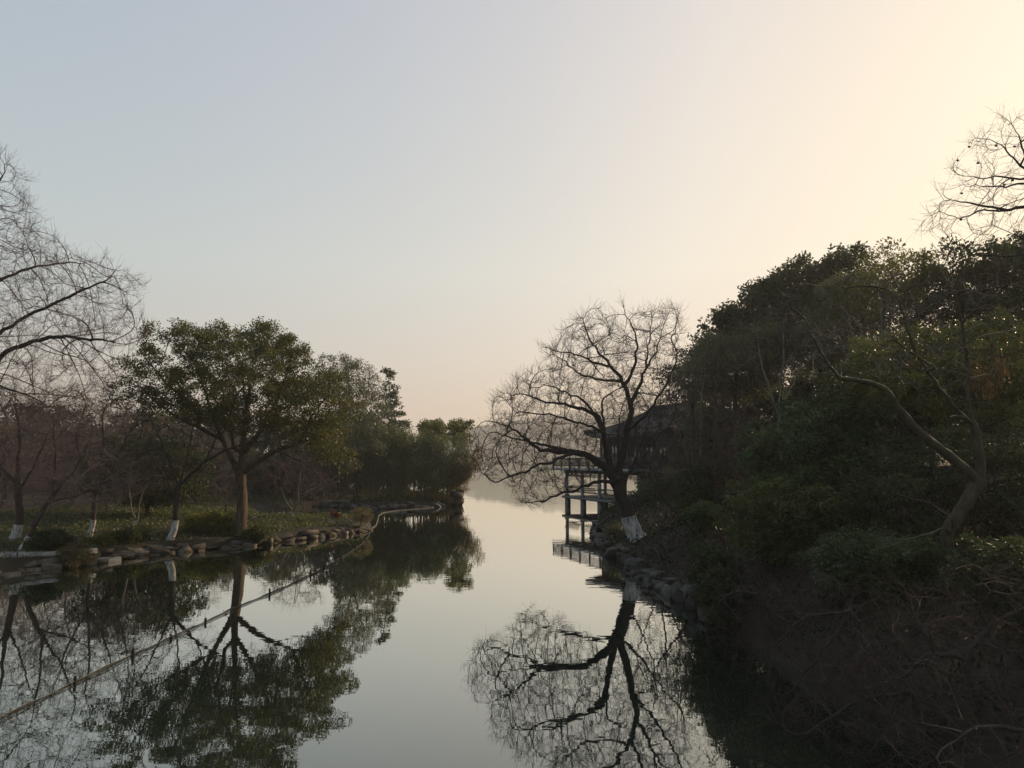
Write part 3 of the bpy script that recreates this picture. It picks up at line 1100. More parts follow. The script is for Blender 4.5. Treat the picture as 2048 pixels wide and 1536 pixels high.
bare('bare maroon tree with upright whitewashed trunk, nearest the left picture edge', 33, 40,
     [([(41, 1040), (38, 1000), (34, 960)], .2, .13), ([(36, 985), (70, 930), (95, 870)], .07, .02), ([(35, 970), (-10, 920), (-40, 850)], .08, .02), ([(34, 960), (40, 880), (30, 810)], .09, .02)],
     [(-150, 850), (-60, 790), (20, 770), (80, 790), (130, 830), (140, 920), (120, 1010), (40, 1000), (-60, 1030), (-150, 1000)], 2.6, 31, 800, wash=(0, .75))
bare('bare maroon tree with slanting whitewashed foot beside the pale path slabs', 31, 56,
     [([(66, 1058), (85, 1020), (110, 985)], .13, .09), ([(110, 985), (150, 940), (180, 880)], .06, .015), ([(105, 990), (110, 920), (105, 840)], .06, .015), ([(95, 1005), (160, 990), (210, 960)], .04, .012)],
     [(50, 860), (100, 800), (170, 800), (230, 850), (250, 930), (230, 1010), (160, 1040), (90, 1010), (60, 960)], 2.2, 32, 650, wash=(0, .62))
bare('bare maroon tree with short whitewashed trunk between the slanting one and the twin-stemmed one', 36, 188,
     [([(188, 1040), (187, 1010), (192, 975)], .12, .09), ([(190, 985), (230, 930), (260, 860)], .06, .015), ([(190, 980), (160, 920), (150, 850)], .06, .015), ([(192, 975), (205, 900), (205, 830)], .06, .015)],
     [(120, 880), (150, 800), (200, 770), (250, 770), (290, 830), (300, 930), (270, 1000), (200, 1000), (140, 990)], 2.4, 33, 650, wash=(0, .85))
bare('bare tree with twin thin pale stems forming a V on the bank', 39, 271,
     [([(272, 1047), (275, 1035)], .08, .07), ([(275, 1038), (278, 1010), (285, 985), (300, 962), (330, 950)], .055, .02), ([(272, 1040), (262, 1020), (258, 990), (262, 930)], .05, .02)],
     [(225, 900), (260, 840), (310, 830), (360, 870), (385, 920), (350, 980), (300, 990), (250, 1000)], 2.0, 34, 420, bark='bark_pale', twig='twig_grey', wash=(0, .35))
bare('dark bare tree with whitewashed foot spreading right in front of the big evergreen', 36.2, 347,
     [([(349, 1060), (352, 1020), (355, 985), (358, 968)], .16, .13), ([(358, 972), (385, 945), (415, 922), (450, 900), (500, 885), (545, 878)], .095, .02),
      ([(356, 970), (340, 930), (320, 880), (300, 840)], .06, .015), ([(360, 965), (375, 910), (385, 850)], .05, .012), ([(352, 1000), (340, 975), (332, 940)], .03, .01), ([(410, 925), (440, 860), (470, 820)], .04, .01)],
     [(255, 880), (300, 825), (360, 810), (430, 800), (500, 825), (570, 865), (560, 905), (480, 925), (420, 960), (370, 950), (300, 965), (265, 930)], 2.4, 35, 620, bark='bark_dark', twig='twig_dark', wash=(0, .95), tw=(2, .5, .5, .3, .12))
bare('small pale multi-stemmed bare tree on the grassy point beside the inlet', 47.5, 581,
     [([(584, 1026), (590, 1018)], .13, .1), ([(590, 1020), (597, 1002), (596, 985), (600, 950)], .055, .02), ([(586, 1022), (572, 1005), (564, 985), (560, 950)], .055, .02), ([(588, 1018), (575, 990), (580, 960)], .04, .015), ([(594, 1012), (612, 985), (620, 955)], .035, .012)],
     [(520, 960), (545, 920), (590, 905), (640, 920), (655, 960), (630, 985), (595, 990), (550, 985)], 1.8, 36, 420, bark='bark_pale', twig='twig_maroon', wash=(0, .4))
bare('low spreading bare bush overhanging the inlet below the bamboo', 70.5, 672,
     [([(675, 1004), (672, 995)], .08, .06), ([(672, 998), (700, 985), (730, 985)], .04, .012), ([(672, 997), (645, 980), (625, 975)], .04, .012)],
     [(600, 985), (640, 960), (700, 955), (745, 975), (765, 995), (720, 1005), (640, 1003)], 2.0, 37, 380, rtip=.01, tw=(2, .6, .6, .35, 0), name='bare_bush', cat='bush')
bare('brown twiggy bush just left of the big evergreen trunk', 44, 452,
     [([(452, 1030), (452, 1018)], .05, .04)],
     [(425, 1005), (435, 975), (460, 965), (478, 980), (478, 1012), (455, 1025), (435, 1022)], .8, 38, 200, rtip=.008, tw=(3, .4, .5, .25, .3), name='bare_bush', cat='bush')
tree('evergreen_shrub', 'dark evergreen mass behind the twin-stemmed and spreading bare trees', 'shrub', 45, 300, [([(300, 990), (300, 950)], .12, .08)],
     [(182, 1000), (188, 912), (228, 878), (300, 868), (370, 876), (412, 912), (414, 1005), (300, 1022)], 2.2, 61, D=.6, kill=.7, rtip=.012, bark='bark_dark', thr=.04, inset=.2, cls=(46, .8, 14),
     leaf=dict(mat='dark_leaf', L=.2, W=.1, n=26, rc=.42, squash=.9))
# thicket farther back: two kinds, set out again and again at other angles and sizes
PROTO = {}
for k, (key, lab, Y, bx, ol, T, n_) in enumerate([
        ('maroon', 'wide maroon bare tree of the back row, at the left picture edge', 50, 10, [(-120, 850), (-40, 790), (40, 775), (110, 800), (130, 880), (120, 980), (40, 1010), (-80, 1000)], 4, 900),
        ('red', 'reddish bare tree glimpsed behind the big evergreen trunk', 71, 550, [(480, 960), (500, 915), (560, 900), (620, 915), (650, 960), (620, 1005), (540, 1005), (490, 1000)], 3.5, 700)]):
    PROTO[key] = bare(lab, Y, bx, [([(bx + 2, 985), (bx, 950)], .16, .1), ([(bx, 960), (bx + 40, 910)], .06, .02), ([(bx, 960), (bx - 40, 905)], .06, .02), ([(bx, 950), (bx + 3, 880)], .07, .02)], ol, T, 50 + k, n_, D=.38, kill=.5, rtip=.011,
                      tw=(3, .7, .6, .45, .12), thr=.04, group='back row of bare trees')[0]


def plant(key, px, Y, rz, sc, label, group, sink=0.0):
    c = at(px, 900, Y)
    z = max(float(ground([c[:2]])[0]), 0.0)
    return copy_thing(PROTO[key], (c[0], c[1], z - .05 - sink), rz, sc, label, group)


plant('maroon', 150, 54, 1.9, (1, 1, 1.08), 'maroon bare tree of the back row with fine twigs against the sky', 'back row of bare trees')
plant('maroon', 252, 58, 4.1, (1, 1, 1.05), 'grey brown bare tree of the back row left of the big evergreen crown', 'back row of bare trees')
plant('maroon', 400, 60, 2.7, .85, 'dusky bare tree behind the dark spreading tree', 'back row of bare trees')
for px, Y, rz, sc, lab in [(-10, 46, .7, .7, 'low maroon thicket tree behind the leftmost upright whitewashed trunk'), (110, 45, 2.2, .62, 'low maroon thicket tree behind the slanting whitewashed foot'),
                           (225, 49, 3.3, .62, 'low maroon thicket tree between the short whitewashed trunk and the twin stems'), (40, 62, 4.4, 1.0, 'deep-standing maroon tree behind the wide back-row tree'),
                           (190, 66, .3, 1.0, 'deep-standing maroon tree behind the short whitewashed trunk'), (330, 66, 5.6, .8, 'maroon thicket tree behind the dark spreading tree'),
                           (440, 72, 1.6, .7, 'maroon thicket tree behind the brown twiggy bush'), (500, 75, 2.9, .6, 'small reddish bare tree just right of the big evergreen trunk'),
                           (630, 74, 4.9, .7, 'maroon bare tree on the far shore of the inlet')]:
    plant('maroon' if sc > .6 else 'red', px, Y, rz, sc, lab, 'dense maroon thicket')

# ------------------------------------------------------------------ evergreen trees of the left bank
tree('camphor_tree', 'big round-headed evergreen tree with orange-lit trunk on the grassy point', 'tree', 38.8, 487,
     [([(485, 1010), (482, 970), (481, 945)], .31, .27),
      ([(481, 948), (484, 905), (490, 850), (498, 790), (505, 730)], .2, .04),
      ([(480, 950), (462, 915), (445, 880), (425, 830), (405, 770), (395, 720)], .17, .03),
      ([(482, 950), (515, 922), (555, 900), (600, 885), (650, 872)], .19, .04),
      ([(484, 910), (515, 870), (545, 820), (570, 760), (585, 715)], .15, .03),
      ([(484, 905, -1), (500, 850, -3), (530, 800, -4), (560, 780, -4.5)], .1, .03),
      ([(445, 880, 0), (400, 850, -1), (350, 820, -1.5), (310, 780, -1.5)], .1, .03),
      ([(440, 870, 1), (400, 800, 2.5), (350, 740, 3)], .09, .03),
      ([(425, 830, -1), (370, 780, -2), (330, 730, -2)], .08, .03),
      ([(490, 850, 1), (460, 780, 2), (450, 700, 2.5)], .1, .03),
      ([(545, 820, 1), (600, 780, 2.5), (640, 760, 3)], .09, .03),
      ([(600, 885), (640, 820, -1), (675, 790, -1)], .08, .03),
      ([(555, 900, -.5), (610, 920, -1.5), (650, 925, -2)], .06, .02),
      ([(482, 935, 0), (455, 935, 1), (440, 950, 1.2)], .07, .02)],
     [(268, 775), (285, 738), (312, 715), (325, 682), (360, 662), (385, 665), (402, 648), (440, 640), (468, 650), (486, 646), (530, 648), (562, 655), (578, 668), (602, 670), (622, 695), (648, 707), (664, 735), (702, 750), (716, 795),
      (714, 855), (706, 905), (692, 945), (668, 960), (645, 945), (622, 915), (585, 890), (540, 880), (500, 885), (455, 872), (415, 862), (372, 848), (330, 850), (290, 842), (266, 810)],
     4.1, 71, D=.45, kill=.5, rtip=.010, power=2.15, bark='bark_camphor', thr=.03, sides=10, up=.03, inset=.3, cls=(118, .86, 21),
     leaf=dict(mat='camphor_leaf', L=.125, W=.064, n=42, rc=.30, keep=.92, droop=.1, squash=.9, flat=.2))
tree('broadleaf_tree', 'loose small-leaved evergreen tree directly behind the big round-headed one', 'tree', 70, 712,
     [([(712, 960), (714, 900), (715, 840)], .22, .12), ([(715, 860), (700, 790), (690, 740)], .08, .02), ([(715, 850), (735, 790), (740, 745)], .08, .02), ([(714, 880), (750, 830), (765, 800)], .06, .02)],
     [(645, 770), (650, 722), (680, 702), (705, 708), (722, 716), (745, 722), (752, 752), (768, 786), (790, 840), (785, 900), (760, 950), (700, 950), (680, 900), (690, 850), (670, 800)], 3.4, 72, D=.55, kill=.6, rtip=.012,
     bark='bark_dark', thr=.04, inset=.2, cls=(62, .95, 14), leaf=dict(mat='grey_leaf', L=.19, W=.09, n=26, rc=.46, keep=.9, squash=.9))
tree('broadleaf_tree', 'slender spire-shaped tree with tiered leaves above the bamboo', 'tree', 77, 786,
     [([(786, 950), (784, 880), (782, 800), (776, 750)], .16, .03), ([(782, 800), (795, 780)], .03, .01)],
     [(762, 790), (770, 760), (768, 735), (784, 734), (792, 758), (798, 790), (802, 815), (818, 838), (815, 880), (760, 885), (745, 850), (758, 820)], 1.8, 73, D=.45, kill=.5, rtip=.012,
     bark='bark_dark', thr=.04, inset=.05, cls=(44, .42, 9), leaf=dict(mat='dark_leaf', L=.24, W=.12, n=18, rc=.36, keep=.8, flat=.8, squash=.5))
tree('broadleaf_tree', 'small leafy tree poking above the right end of the bamboo', 'tree', 76, 915,
     [([(915, 950), (916, 900), (918, 860)], .12, .05), ([(918, 870), (935, 850), (948, 838)], .03, .01)],
     [(890, 870), (898, 842), (914, 831), (930, 840), (950, 832), (951, 848), (938, 862), (940, 890), (900, 900)], 1.6, 74, D=.45, kill=.5, rtip=.012,
     bark='bark_dark', thr=.04, inset=.1, cls=(20, .5, 10), leaf=dict(mat='olive_leaf', L=.26, W=.13, n=20, rc=.36, keep=.8, flat=.8))
tree('broadleaf_tree', 'domed dark tree crown rising behind the bamboo grove', 'tree', 92, 866,
     [([(866, 940), (866, 890)], .25, .12)], [(838, 870), (842, 850), (856, 840), (872, 839), (888, 850), (892, 872), (880, 900), (850, 900)], 2.4, 75, D=.7, kill=.8, rtip=.02,
     bark='bark_dark', thr=.05, inset=.2, cls=(16, .9, 14), leaf=dict(mat='olive_leaf', L=.3, W=.15, n=30, rc=.5))
for k, (key, lab, Y, bx, ol, T, mt) in enumerate([
        ('dusky', 'dusky evergreen in the back row, behind the twin-stemmed tree', 84, 300, [(225, 900), (245, 835), (290, 815), (340, 825), (370, 870), (370, 960), (300, 1000), (235, 985)], 4.5, 'grey_leaf'),
        ('dark', 'dark evergreen filling the gap between the round crown and the bamboo', 80, 690, [(620, 920), (642, 850), (690, 812), (750, 822), (790, 870), (780, 975), (690, 1000), (630, 985)], 4, 'dark_leaf')]):
    PROTO[key] = tree('broadleaf_tree', lab, 'tree', Y, bx, [([(bx, 960), (bx, 920)], .3, .2)], ol, T, 80 + k, 'evergreens of the back row', D=.9, kill=1.0, rtip=.02, bark='bark_dark', thr=.06, inset=.4,
                      cls=(48, 1.3, 14), leaf=dict(mat=mt, L=.38, W=.2, n=24, rc=.65, squash=.9))[0]
plant('dusky', 420, 88, 2.0, 1.0, 'dusky evergreen in the back row, seen below the big round crown', 'evergreens of the back row')
plant('dusky', 560, 86, 4.0, .92, 'dusky evergreen in the back row, right of the big trunk', 'evergreens of the back row')
plant('dusky', 90, 82, 3.1, 1.05, 'dusky evergreen in the back row, at the left picture edge', 'evergreens of the back row')
for px, Y, rz, sc, lab in [(0, 76, 1.0, .8, 'low dusky evergreen closing the view at the left picture edge'), (170, 78, 2.5, .75, 'low dusky evergreen closing the view behind the short whitewashed trunk'),
                           (250, 74, 5.2, .62, 'low dark evergreen closing the view behind the twin stems'), (360, 76, .4, .62, 'low dark evergreen closing the view behind the dark spreading tree'),
                           (470, 78, 3.7, .6, 'low dark evergreen closing the view behind the big evergreen trunk'), (540, 74, 1.7, .5, 'small dark evergreen behind the pale multi-stemmed tree'),
                           (620, 78, 4.6, .6, 'low dark evergreen behind the inlet')]:
    plant('dark' if sc < .63 else 'dusky', px, Y, rz, sc, lab, 'low evergreens behind the thicket')


# ------------------------------------------------------------------ bamboo grove on the far point
def bamboo(label, bx, Y, top, ncul, lean, seed, rad=.8, mat='bamboo_leaf', per=110):
    r = np.random.default_rng(seed)
    c = at(bx, 900, Y)
    z0 = max(float(ground([c[:2]])[0]), .1)
    hgt = float(at(bx, top, Y)[2]) - z0
    root = thing('bamboo_clump', label, 'bamboo', (c[0], c[1], z0 - .05), 'bamboo clumps of the far point')
    mb = MB()
    C, O, CV = [], [], []
    for k in range(ncul):
        a, q = r.uniform(0, 6.283), rad * math.sqrt(r.uniform())
        b0 = np.array([q * math.cos(a), q * math.sin(a) * .8, 0])
        hh = hgt * r.uniform(.68, 1.08)
        out = np.array([math.cos(a), math.sin(a), 0]) * r.uniform(.1, .3) * hh + np.array([lean, 0, 0]) * hh * r.uniform(.5, 1.2)
        t = np.linspace(0, 1, 9)[:, None]
        pts = b0 + out * t ** 2.1 + np.array([0, 0, hh]) * (t - .13 * t ** 4)
        mb.tube(pts, np.linspace(.035, .008, 9), 5, False)
        tt = r.uniform(.30, 1.0, 26)
        pp = np.stack([np.interp(tt, t[:, 0], pts[:, j]) for j in range(3)], -1)
        w = r.normal(0, 1, (len(tt), 3)) * np.array([.55, .55, .3]) * (.4 + .6 * (1.1 - tt))[:, None]
        C.append(pp + w)
        O.append(nrm(w + np.array([0, 0, -.3])))
        CV.append(np.full(len(tt), r.uniform()))
    obj('culms', mb.mesh('culms', M['culm'], True), root)
    C, O, CV = np.vstack(C), np.vstack(O), np.concatenate(CV)
    n_ = max(per // 8, 4)
    C2 = np.repeat(C, n_, 0) + r.normal(0, .2, (len(C) * n_, 3))
    v, f, a_ = leaves(C2, np.repeat(O, n_, 0), .30, .06, r, np.repeat(CV, n_), .2, .55, .7)
    obj('foliage', mesh('foliage', v, [f], M[mat], False, a_), root)


for k, (lab, bx, Y, top, n_, lean, rad, mt) in enumerate([
        ('dark bamboo clump nearest the big evergreen', 735, 70, 875, 26, .0, 1.2, 'bamboo_leaf'),
        ('tall bamboo clump under the spire-shaped tree', 772, 71.5, 838, 28, .02, 1.1, 'bamboo_leaf'),
        ('bamboo clump in the middle of the grove', 812, 72, 848, 30, .02, 1.1, 'bamboo_leaf'),
        ('bamboo clump in front of the domed crown', 850, 73, 852, 30, .05, 1.1, 'bamboo_leaf'),
        ('bamboo clump with pale visible culms near the boulder', 882, 73, 862, 30, .10, .9, 'bamboo_leaf'),
        ('yellowish bamboo clump arching out over the water at the tip', 906, 73.5, 885, 24, .26, .7, 'bamboo_dry'),
        ('low drooping bamboo clump in front of the grove', 795, 70.5, 905, 22, .05, 1.0, 'bamboo_leaf'),
        ('low bamboo clump in front of the tip clump', 858, 71.5, 905, 22, .10, 1.0, 'bamboo_leaf')]):
    bamboo(lab, bx, Y, top, n_, lean, 400 + k, rad, mt)

# ------------------------------------------------------------------ the leaning bare tree in the middle
tree('bare_tree', 'large gnarled bare tree with whitewashed foot leaning over the water beside the hall', 'tree', 33.5, 1275,
     [([(1262, 1050), (1250, 1012), (1240, 985), (1230, 955)], .38, .29),
      ([(1228, 958), (1210, 932), (1180, 915), (1146, 903), (1110, 905), (1075, 898), (1045, 872), (1020, 855)], .22, .025),
      ([(1150, 905, -.3), (1115, 918, -1), (1075, 930, -1.6), (1035, 948, -2), (990, 962, -2)], .09, .015),
      ([(1146, 903, .3), (1105, 892, 1), (1060, 882, 1.8), (1010, 868, 2.2), (975, 862, 2.5)], .09, .015),
      ([(1232, 965), (1200, 962, -.6), (1160, 972, -1.2), (1120, 985, -1.5), (1078, 1001, -1.8)], .10, .03),
      ([(1228, 955), (1212, 900), (1205, 860), (1196, 835), (1170, 818), (1130, 808), (1090, 805), (1050, 790)], .17, .02),
      ([(1200, 845, .5), (1178, 800, 1.2), (1140, 775, 2), (1100, 760, 2.5), (1060, 765, 2.5)], .08, .012),
      ([(1212, 900, .8), (1215, 860, 1), (1207, 820, 1), (1212, 790, 1), (1240, 775, 1.2)], .08, .03),
      ([(1232, 955), (1247, 905), (1255, 860), (1262, 805), (1250, 770), (1228, 738), (1205, 715), (1185, 690), (1168, 650)], .2, .015),
      ([(1240, 760, .5), (1205, 755, 1), (1165, 740, 1.5), (1120, 700, 2), (1090, 692, 2)], .07, .012),
      ([(1228, 738, -.5), (1195, 735, -1), (1150, 720, -1.8), (1110, 715, -2), (1080, 708, -2.2)], .06, .012),
      ([(1262, 805), (1282, 772, .5), (1298, 735, .8), (1305, 690, 1), (1312, 650, 1)], .11, .012),
      ([(1250, 770, -.4), (1266, 730, -1), (1262, 690, -1.6), (1245, 655, -2), (1232, 625, -2)], .08, .012),
      ([(1298, 735, .8), (1325, 690, 1.2), (1338, 640, 1.4)], .06, .012),
      ([(1255, 860, -1), (1290, 820, -1.5), (1320, 770, -2), (1335, 720, -2)], .08, .012),
      ([(1236, 960, -.5), (1270, 930, -1), (1300, 880, -1.2), (1330, 850, -1.2)], .08, .012),
      ([(1205, 870, -1), (1170, 855, -2), (1120, 845, -3), (1070, 835, -3.2)], .07, .012)],
     [(938, 905), (945, 872), (965, 850), (983, 798), (1022, 765), (1040, 748), (1078, 733), (1105, 712), (1082, 700), (1120, 672), (1160, 635), (1200, 628), (1235, 645), (1262, 634), (1300, 624), (1340, 630), (1356, 665), (1355, 720),
      (1345, 790), (1340, 850), (1300, 900), (1265, 920), (1210, 930), (1160, 965), (1115, 995), (1065, 1005), (1035, 1000), (1010, 965), (955, 945)],
     3.6, 91, attract=3500, D=.22, kill=.31, rtip=.0078, power=2.1, bark='bark_dark', twig='twig_dark', thr=.026, sides=9, up=.02, jit=.18, twigs=(3, .50, .6, .30, .32), wash=(.05, 1.05), gnarl=.05, rag=12, smooth=2)

tree('bare_tree', 'slender whitewashed trunk half hidden behind the large leaning bare tree', 'tree', 40, 1256,
     [([(1250, 1030), (1243, 1000), (1250, 960)], .2, .15), ([(1250, 960), (1280, 900), (1300, 840)], .08, .015), ([(1248, 970), (1235, 900), (1240, 830)], .08, .015)],
     [(1200, 900), (1215, 820), (1260, 770), (1310, 780), (1335, 840), (1330, 910), (1280, 945), (1220, 940)], 2.0, 92, attract=420, D=.3, kill=.4, rtip=.008, power=2.1, bark='bark_dark', twig='twig_dark', thr=.03, jit=.3,
     twigs=(2, .45, .5, .25, .3), wash=(.05, 1.0), gnarl=.04, rag=10)

# ------------------------------------------------------------------ trees and shrubs of the right bank
G_R = 'evergreen trees of the right bank'


def green(name, label, Y, bx, ol, T, seed, mt, cls, L, W, n_, rc, D=.5, inset=.3, keep=.95, trunk=None, bark='bark_dark', cat='tree', group=G_R, r0=.22, **kw):
    ol = np.asarray(ol, float)
    if trunk is None:
        cx, cy = ol.mean(0)
        my = ol[:, 1].max()
        trunk = [([(bx, (cy + my) / 2), (cx, cy + .1 * (my - cy))], r0, r0 * .5)]
    lf = dict(mat=mt, L=L, W=W, n=n_, rc=rc, keep=keep)
    lf.update(kw)
    return tree(name, label, cat, Y, bx, trunk, ol, T, seed, group, D=D, kill=D * 1.1, rtip=.010, bark=bark, thr=.035, inset=inset, cls=cls, leaf=lf)


green('broadleaf_tree', 'tall dark evergreen forming the skyline knob left on the right bank', 48, 1560, [(1392, 690), (1398, 645), (1432, 625), (1456, 594), (1492, 575), (1532, 560), (1546, 530), (1582, 514), (1622, 520), (1660, 503), (1702, 528), (1706, 600), (1650, 660), (1560, 720), (1480, 740), (1420, 740)], 4.5, 201, 'dark_leaf', (84, 1.0, 16), .25, .14, 28, .45, D=.6, squash=.85, flat=.3)
green('broadleaf_tree', 'soft olive-green feathery tree below the dark skyline knob', 42, 1640, [(1560, 700), (1575, 640), (1620, 572), (1675, 555), (1740, 585), (1765, 660), (1740, 730), (1650, 760), (1580, 750)], 3.2, 202, 'feather_leaf', (56, .9, 16), .2, .06, 42, .45, squash=.9, flat=.2)
green('broadleaf_tree', 'soft grey-green tree between the bare tree and the feathery one', 45, 1470, [(1352, 760), (1372, 695), (1430, 662), (1500, 640), (1560, 650), (1592, 700), (1585, 770), (1500, 810), (1400, 800)], 3.4, 203, 'feather_leaf', (60, .95, 16), .2, .065, 42, .45, squash=.9, flat=.2)
green('broadleaf_tree', 'thin-leaved tree showing sky behind the bare tree top', 50, 1385, [(1298, 765), (1325, 720), (1368, 692), (1420, 700), (1435, 780), (1402, 835), (1330, 810)], 2.4, 204, 'dark_leaf', (26, .8, 12), .19, .09, 22, .42, keep=.75)
green('broadleaf_tree', 'sparse backlit tree with bright gaps on the right skyline', 38, 1765, [(1688, 590), (1702, 530), (1722, 503), (1760, 498), (1802, 513), (1842, 518), (1856, 580), (1835, 660), (1760, 700), (1700, 660)], 2.6, 205, 'olive_leaf', (40, .75, 13), .19, .09, 22, .42, keep=.8, squash=.9)
green('broadleaf_tree', 'dark evergreen on the skyline at the right picture edge', 36, 1950, [(1826, 640), (1836, 540), (1868, 488), (1910, 482), (1950, 500), (1992, 492), (2012, 476), (2070, 455), (2160, 470), (2170, 700), (2000, 760), (1860, 720)], 3.4, 206, 'dark_leaf', (76, .95, 16), .21, .12, 30, .42, squash=.85)
green('broadleaf_tree', 'hazy tree mass behind the thin bare stems right of the hall', 58, 1480, [(1340, 850), (1400, 770), (1500, 740), (1600, 740), (1650, 800), (1650, 930), (1560, 1000), (1380, 990)], 4.5, 207, 'grey_leaf', (70, 1.2, 14), .4, .22, 26, .65, D=.9, squash=.9, keep=.9)
green('broadleaf_tree', 'hazy tree mass behind the crooked leaning tree', 52, 1760, [(1580, 800), (1640, 720), (1760, 680), (1860, 690), (1920, 760), (1900, 900), (1760, 960), (1600, 920)], 4.5, 208, 'grey_leaf', (70, 1.2, 14), .4, .22, 26, .65, D=.9, squash=.9)
green('broadleaf_tree', 'hazy tree mass low at the right picture edge', 46, 2040, [(1860, 760), (1920, 690), (2040, 660), (2180, 680), (2200, 900), (2060, 960), (1900, 920)], 4.5, 209, 'grey_leaf', (70, 1.1, 14), .4, .22, 26, .65, D=.9, squash=.9)
G_S = 'evergreen shrubs of the right bank'
green('evergreen_shrub', 'big dark glossy shrub under the horizontal limb of the crooked tree', 24, 1620, [(1486, 940), (1498, 870), (1548, 812), (1600, 792), (1680, 770), (1742, 790), (1770, 880), (1740, 990), (1600, 1030), (1500, 1010)], 2.4, 211, 'gloss_leaf', (46, .6, 16), .13, .055, 40, .28, D=.35, inset=.15, cat='shrub', group=G_S, r0=.1)
green('evergreen_shrub', 'yellow-green broad-leaved shrub high on the slope behind the crooked tree', 23, 1860, [(1660, 800), (1686, 705), (1762, 660), (1842, 650), (1962, 640), (2070, 660), (2130, 760), (2110, 880), (1900, 880), (1740, 850)], 2.2, 212, 'cover', (54, .62, 16), .14, .055, 40, .28, D=.35, inset=.15, cat='shrub', group=G_S, r0=.1)
green('evergreen_shrub', 'leafy shrub with lit tips beside the thin bare stems', 21.5, 1560, [(1436, 1030), (1468, 965), (1540, 950), (1640, 965), (1712, 1020), (1690, 1110), (1540, 1130), (1446, 1080)], 1.5, 213, 'cover', (42, .5, 15), .11, .045, 40, .24, D=.3, inset=.1, cat='shrub', group=G_S, r0=.07)
green('evergreen_shrub', 'deep-shaded shrub directly behind the crooked trunk', 19, 1900, [(1690, 980), (1755, 890), (1880, 860), (2060, 850), (2160, 900), (2160, 1110), (1960, 1140), (1760, 1110)], 1.8, 214, 'dark_leaf', (50, .55, 15), .12, .05, 40, .26, D=.3, inset=.1, cat='shrub', group=G_S, r0=.08)
green('evergreen_shrub', 'dark shrub low on the slope below the crooked trunk', 16.5, 1760, [(1600, 1120), (1660, 1060), (1780, 1060), (1900, 1090), (1960, 1140), (1900, 1210), (1740, 1210), (1630, 1180)], 1.2, 215, 'gloss_leaf', (36, .42, 15), .10, .042, 38, .22, D=.25, inset=.08, cat='shrub', group=G_S, r0=.06)
green('evergreen_shrub', 'small shiny-leaved shrub right of the whitewashed leaning tree', 28, 1405, [(1366, 1040), (1380, 1010), (1412, 1000), (1444, 1012), (1452, 1048), (1410, 1068), (1378, 1062)], .7, 216, 'gloss_leaf', (14, .32, 12), .13, .045, 26, .2, D=.22, inset=.05, cat='shrub', group=G_S, r0=.04)
green('evergreen_shrub', 'dark ivy-like shrub hanging over the shaded stones', 19.5, 1440, [(1388, 1190), (1392, 1110), (1424, 1088), (1470, 1100), (1490, 1180), (1460, 1250), (1408, 1255)], .8, 217, 'dark_leaf', (26, .35, 14), .10, .06, 34, .2, D=.22, inset=.05, cat='shrub', group=G_S, r0=.04)
green('evergreen_shrub', 'dark leafy shrub at the lower right picture edge', 12.5, 2040, [(1920, 1140), (1980, 1080), (2080, 1070), (2170, 1100), (2170, 1240), (2040, 1260), (1950, 1220)], 1.0, 218, 'dark_leaf', (30, .36, 14), .09, .04, 34, .19, D=.22, inset=.06, cat='shrub', group=G_S, r0=.04)
green('evergreen_shrub', 'feathery fern-like shrub at the foot of the whitewashed leaning tree', 37, 1232, [(1205, 1075), (1212, 1050), (1235, 1040), (1255, 1052), (1258, 1080), (1235, 1092)], .9, 219, 'grey_leaf', (12, .35, 10), .2, .04, 24, .24, D=.25, inset=.05, cat='shrub', group=G_S, r0=.04)
green('evergreen_shrub', 'bank shrub between the hall and the thin bare stems', 46, 1330, [(1262, 1010), (1275, 960), (1320, 930), (1390, 940), (1420, 990), (1390, 1040), (1300, 1045)], 2.2, 220, 'grey_leaf', (34, .7, 14), .17, .075, 30, .34, D=.4, inset=.15, cat='shrub', group=G_S, r0=.07)
green('evergreen_shrub', 'dark shrub mass under the thin bare stems', 33, 1440, [(1340, 1000), (1380, 930), (1450, 900), (1510, 930), (1530, 1010), (1480, 1060), (1380, 1060)], 1.8, 221, 'dark_leaf', (36, .6, 14), .14, .06, 32, .3, D=.35, inset=.12, cat='shrub', group=G_S, r0=.07)

G_B = 'bare thin-stemmed trees of the right bank'
bare('thin grey bare tree with fanned stems right of the hall roof', 36, 1395,
     [([(1395, 1010), (1394, 980)], .09, .07), ([(1394, 985), (1375, 920), (1350, 840), (1335, 760)], .05, .012), ([(1394, 985), (1400, 900), (1402, 800), (1410, 720)], .05, .012), ([(1394, 980), (1425, 900), (1440, 830)], .045, .012), ([(1394, 990), (1350, 930), (1310, 880)], .04, .01)],
     [(1300, 860), (1325, 770), (1370, 690), (1420, 680), (1455, 760), (1465, 860), (1430, 950), (1370, 960), (1320, 920)], 2.2, 231, 620, 'bark_pale', 'twig_grey', None, G_B, (2, .5, .5, .3, .25), .27, .36)
bare('fine-twigged bare tree veiling the hall roof beside the large leaning tree', 44, 1318,
     [([(1316, 985), (1314, 950)], .09, .07), ([(1314, 955), (1285, 890), (1265, 840)], .045, .01), ([(1314, 950), (1322, 870), (1320, 800)], .045, .01), ([(1314, 955), (1345, 890), (1365, 830)], .045, .01)],
     [(1228, 900), (1245, 820), (1290, 770), (1350, 760), (1395, 800), (1400, 900), (1350, 970), (1270, 965)], 2.4, 237, 560, 'bark_brown', 'twig_grey', None, G_B, (3, .55, .5, .32, .3), .3, .4, rtip=.009)
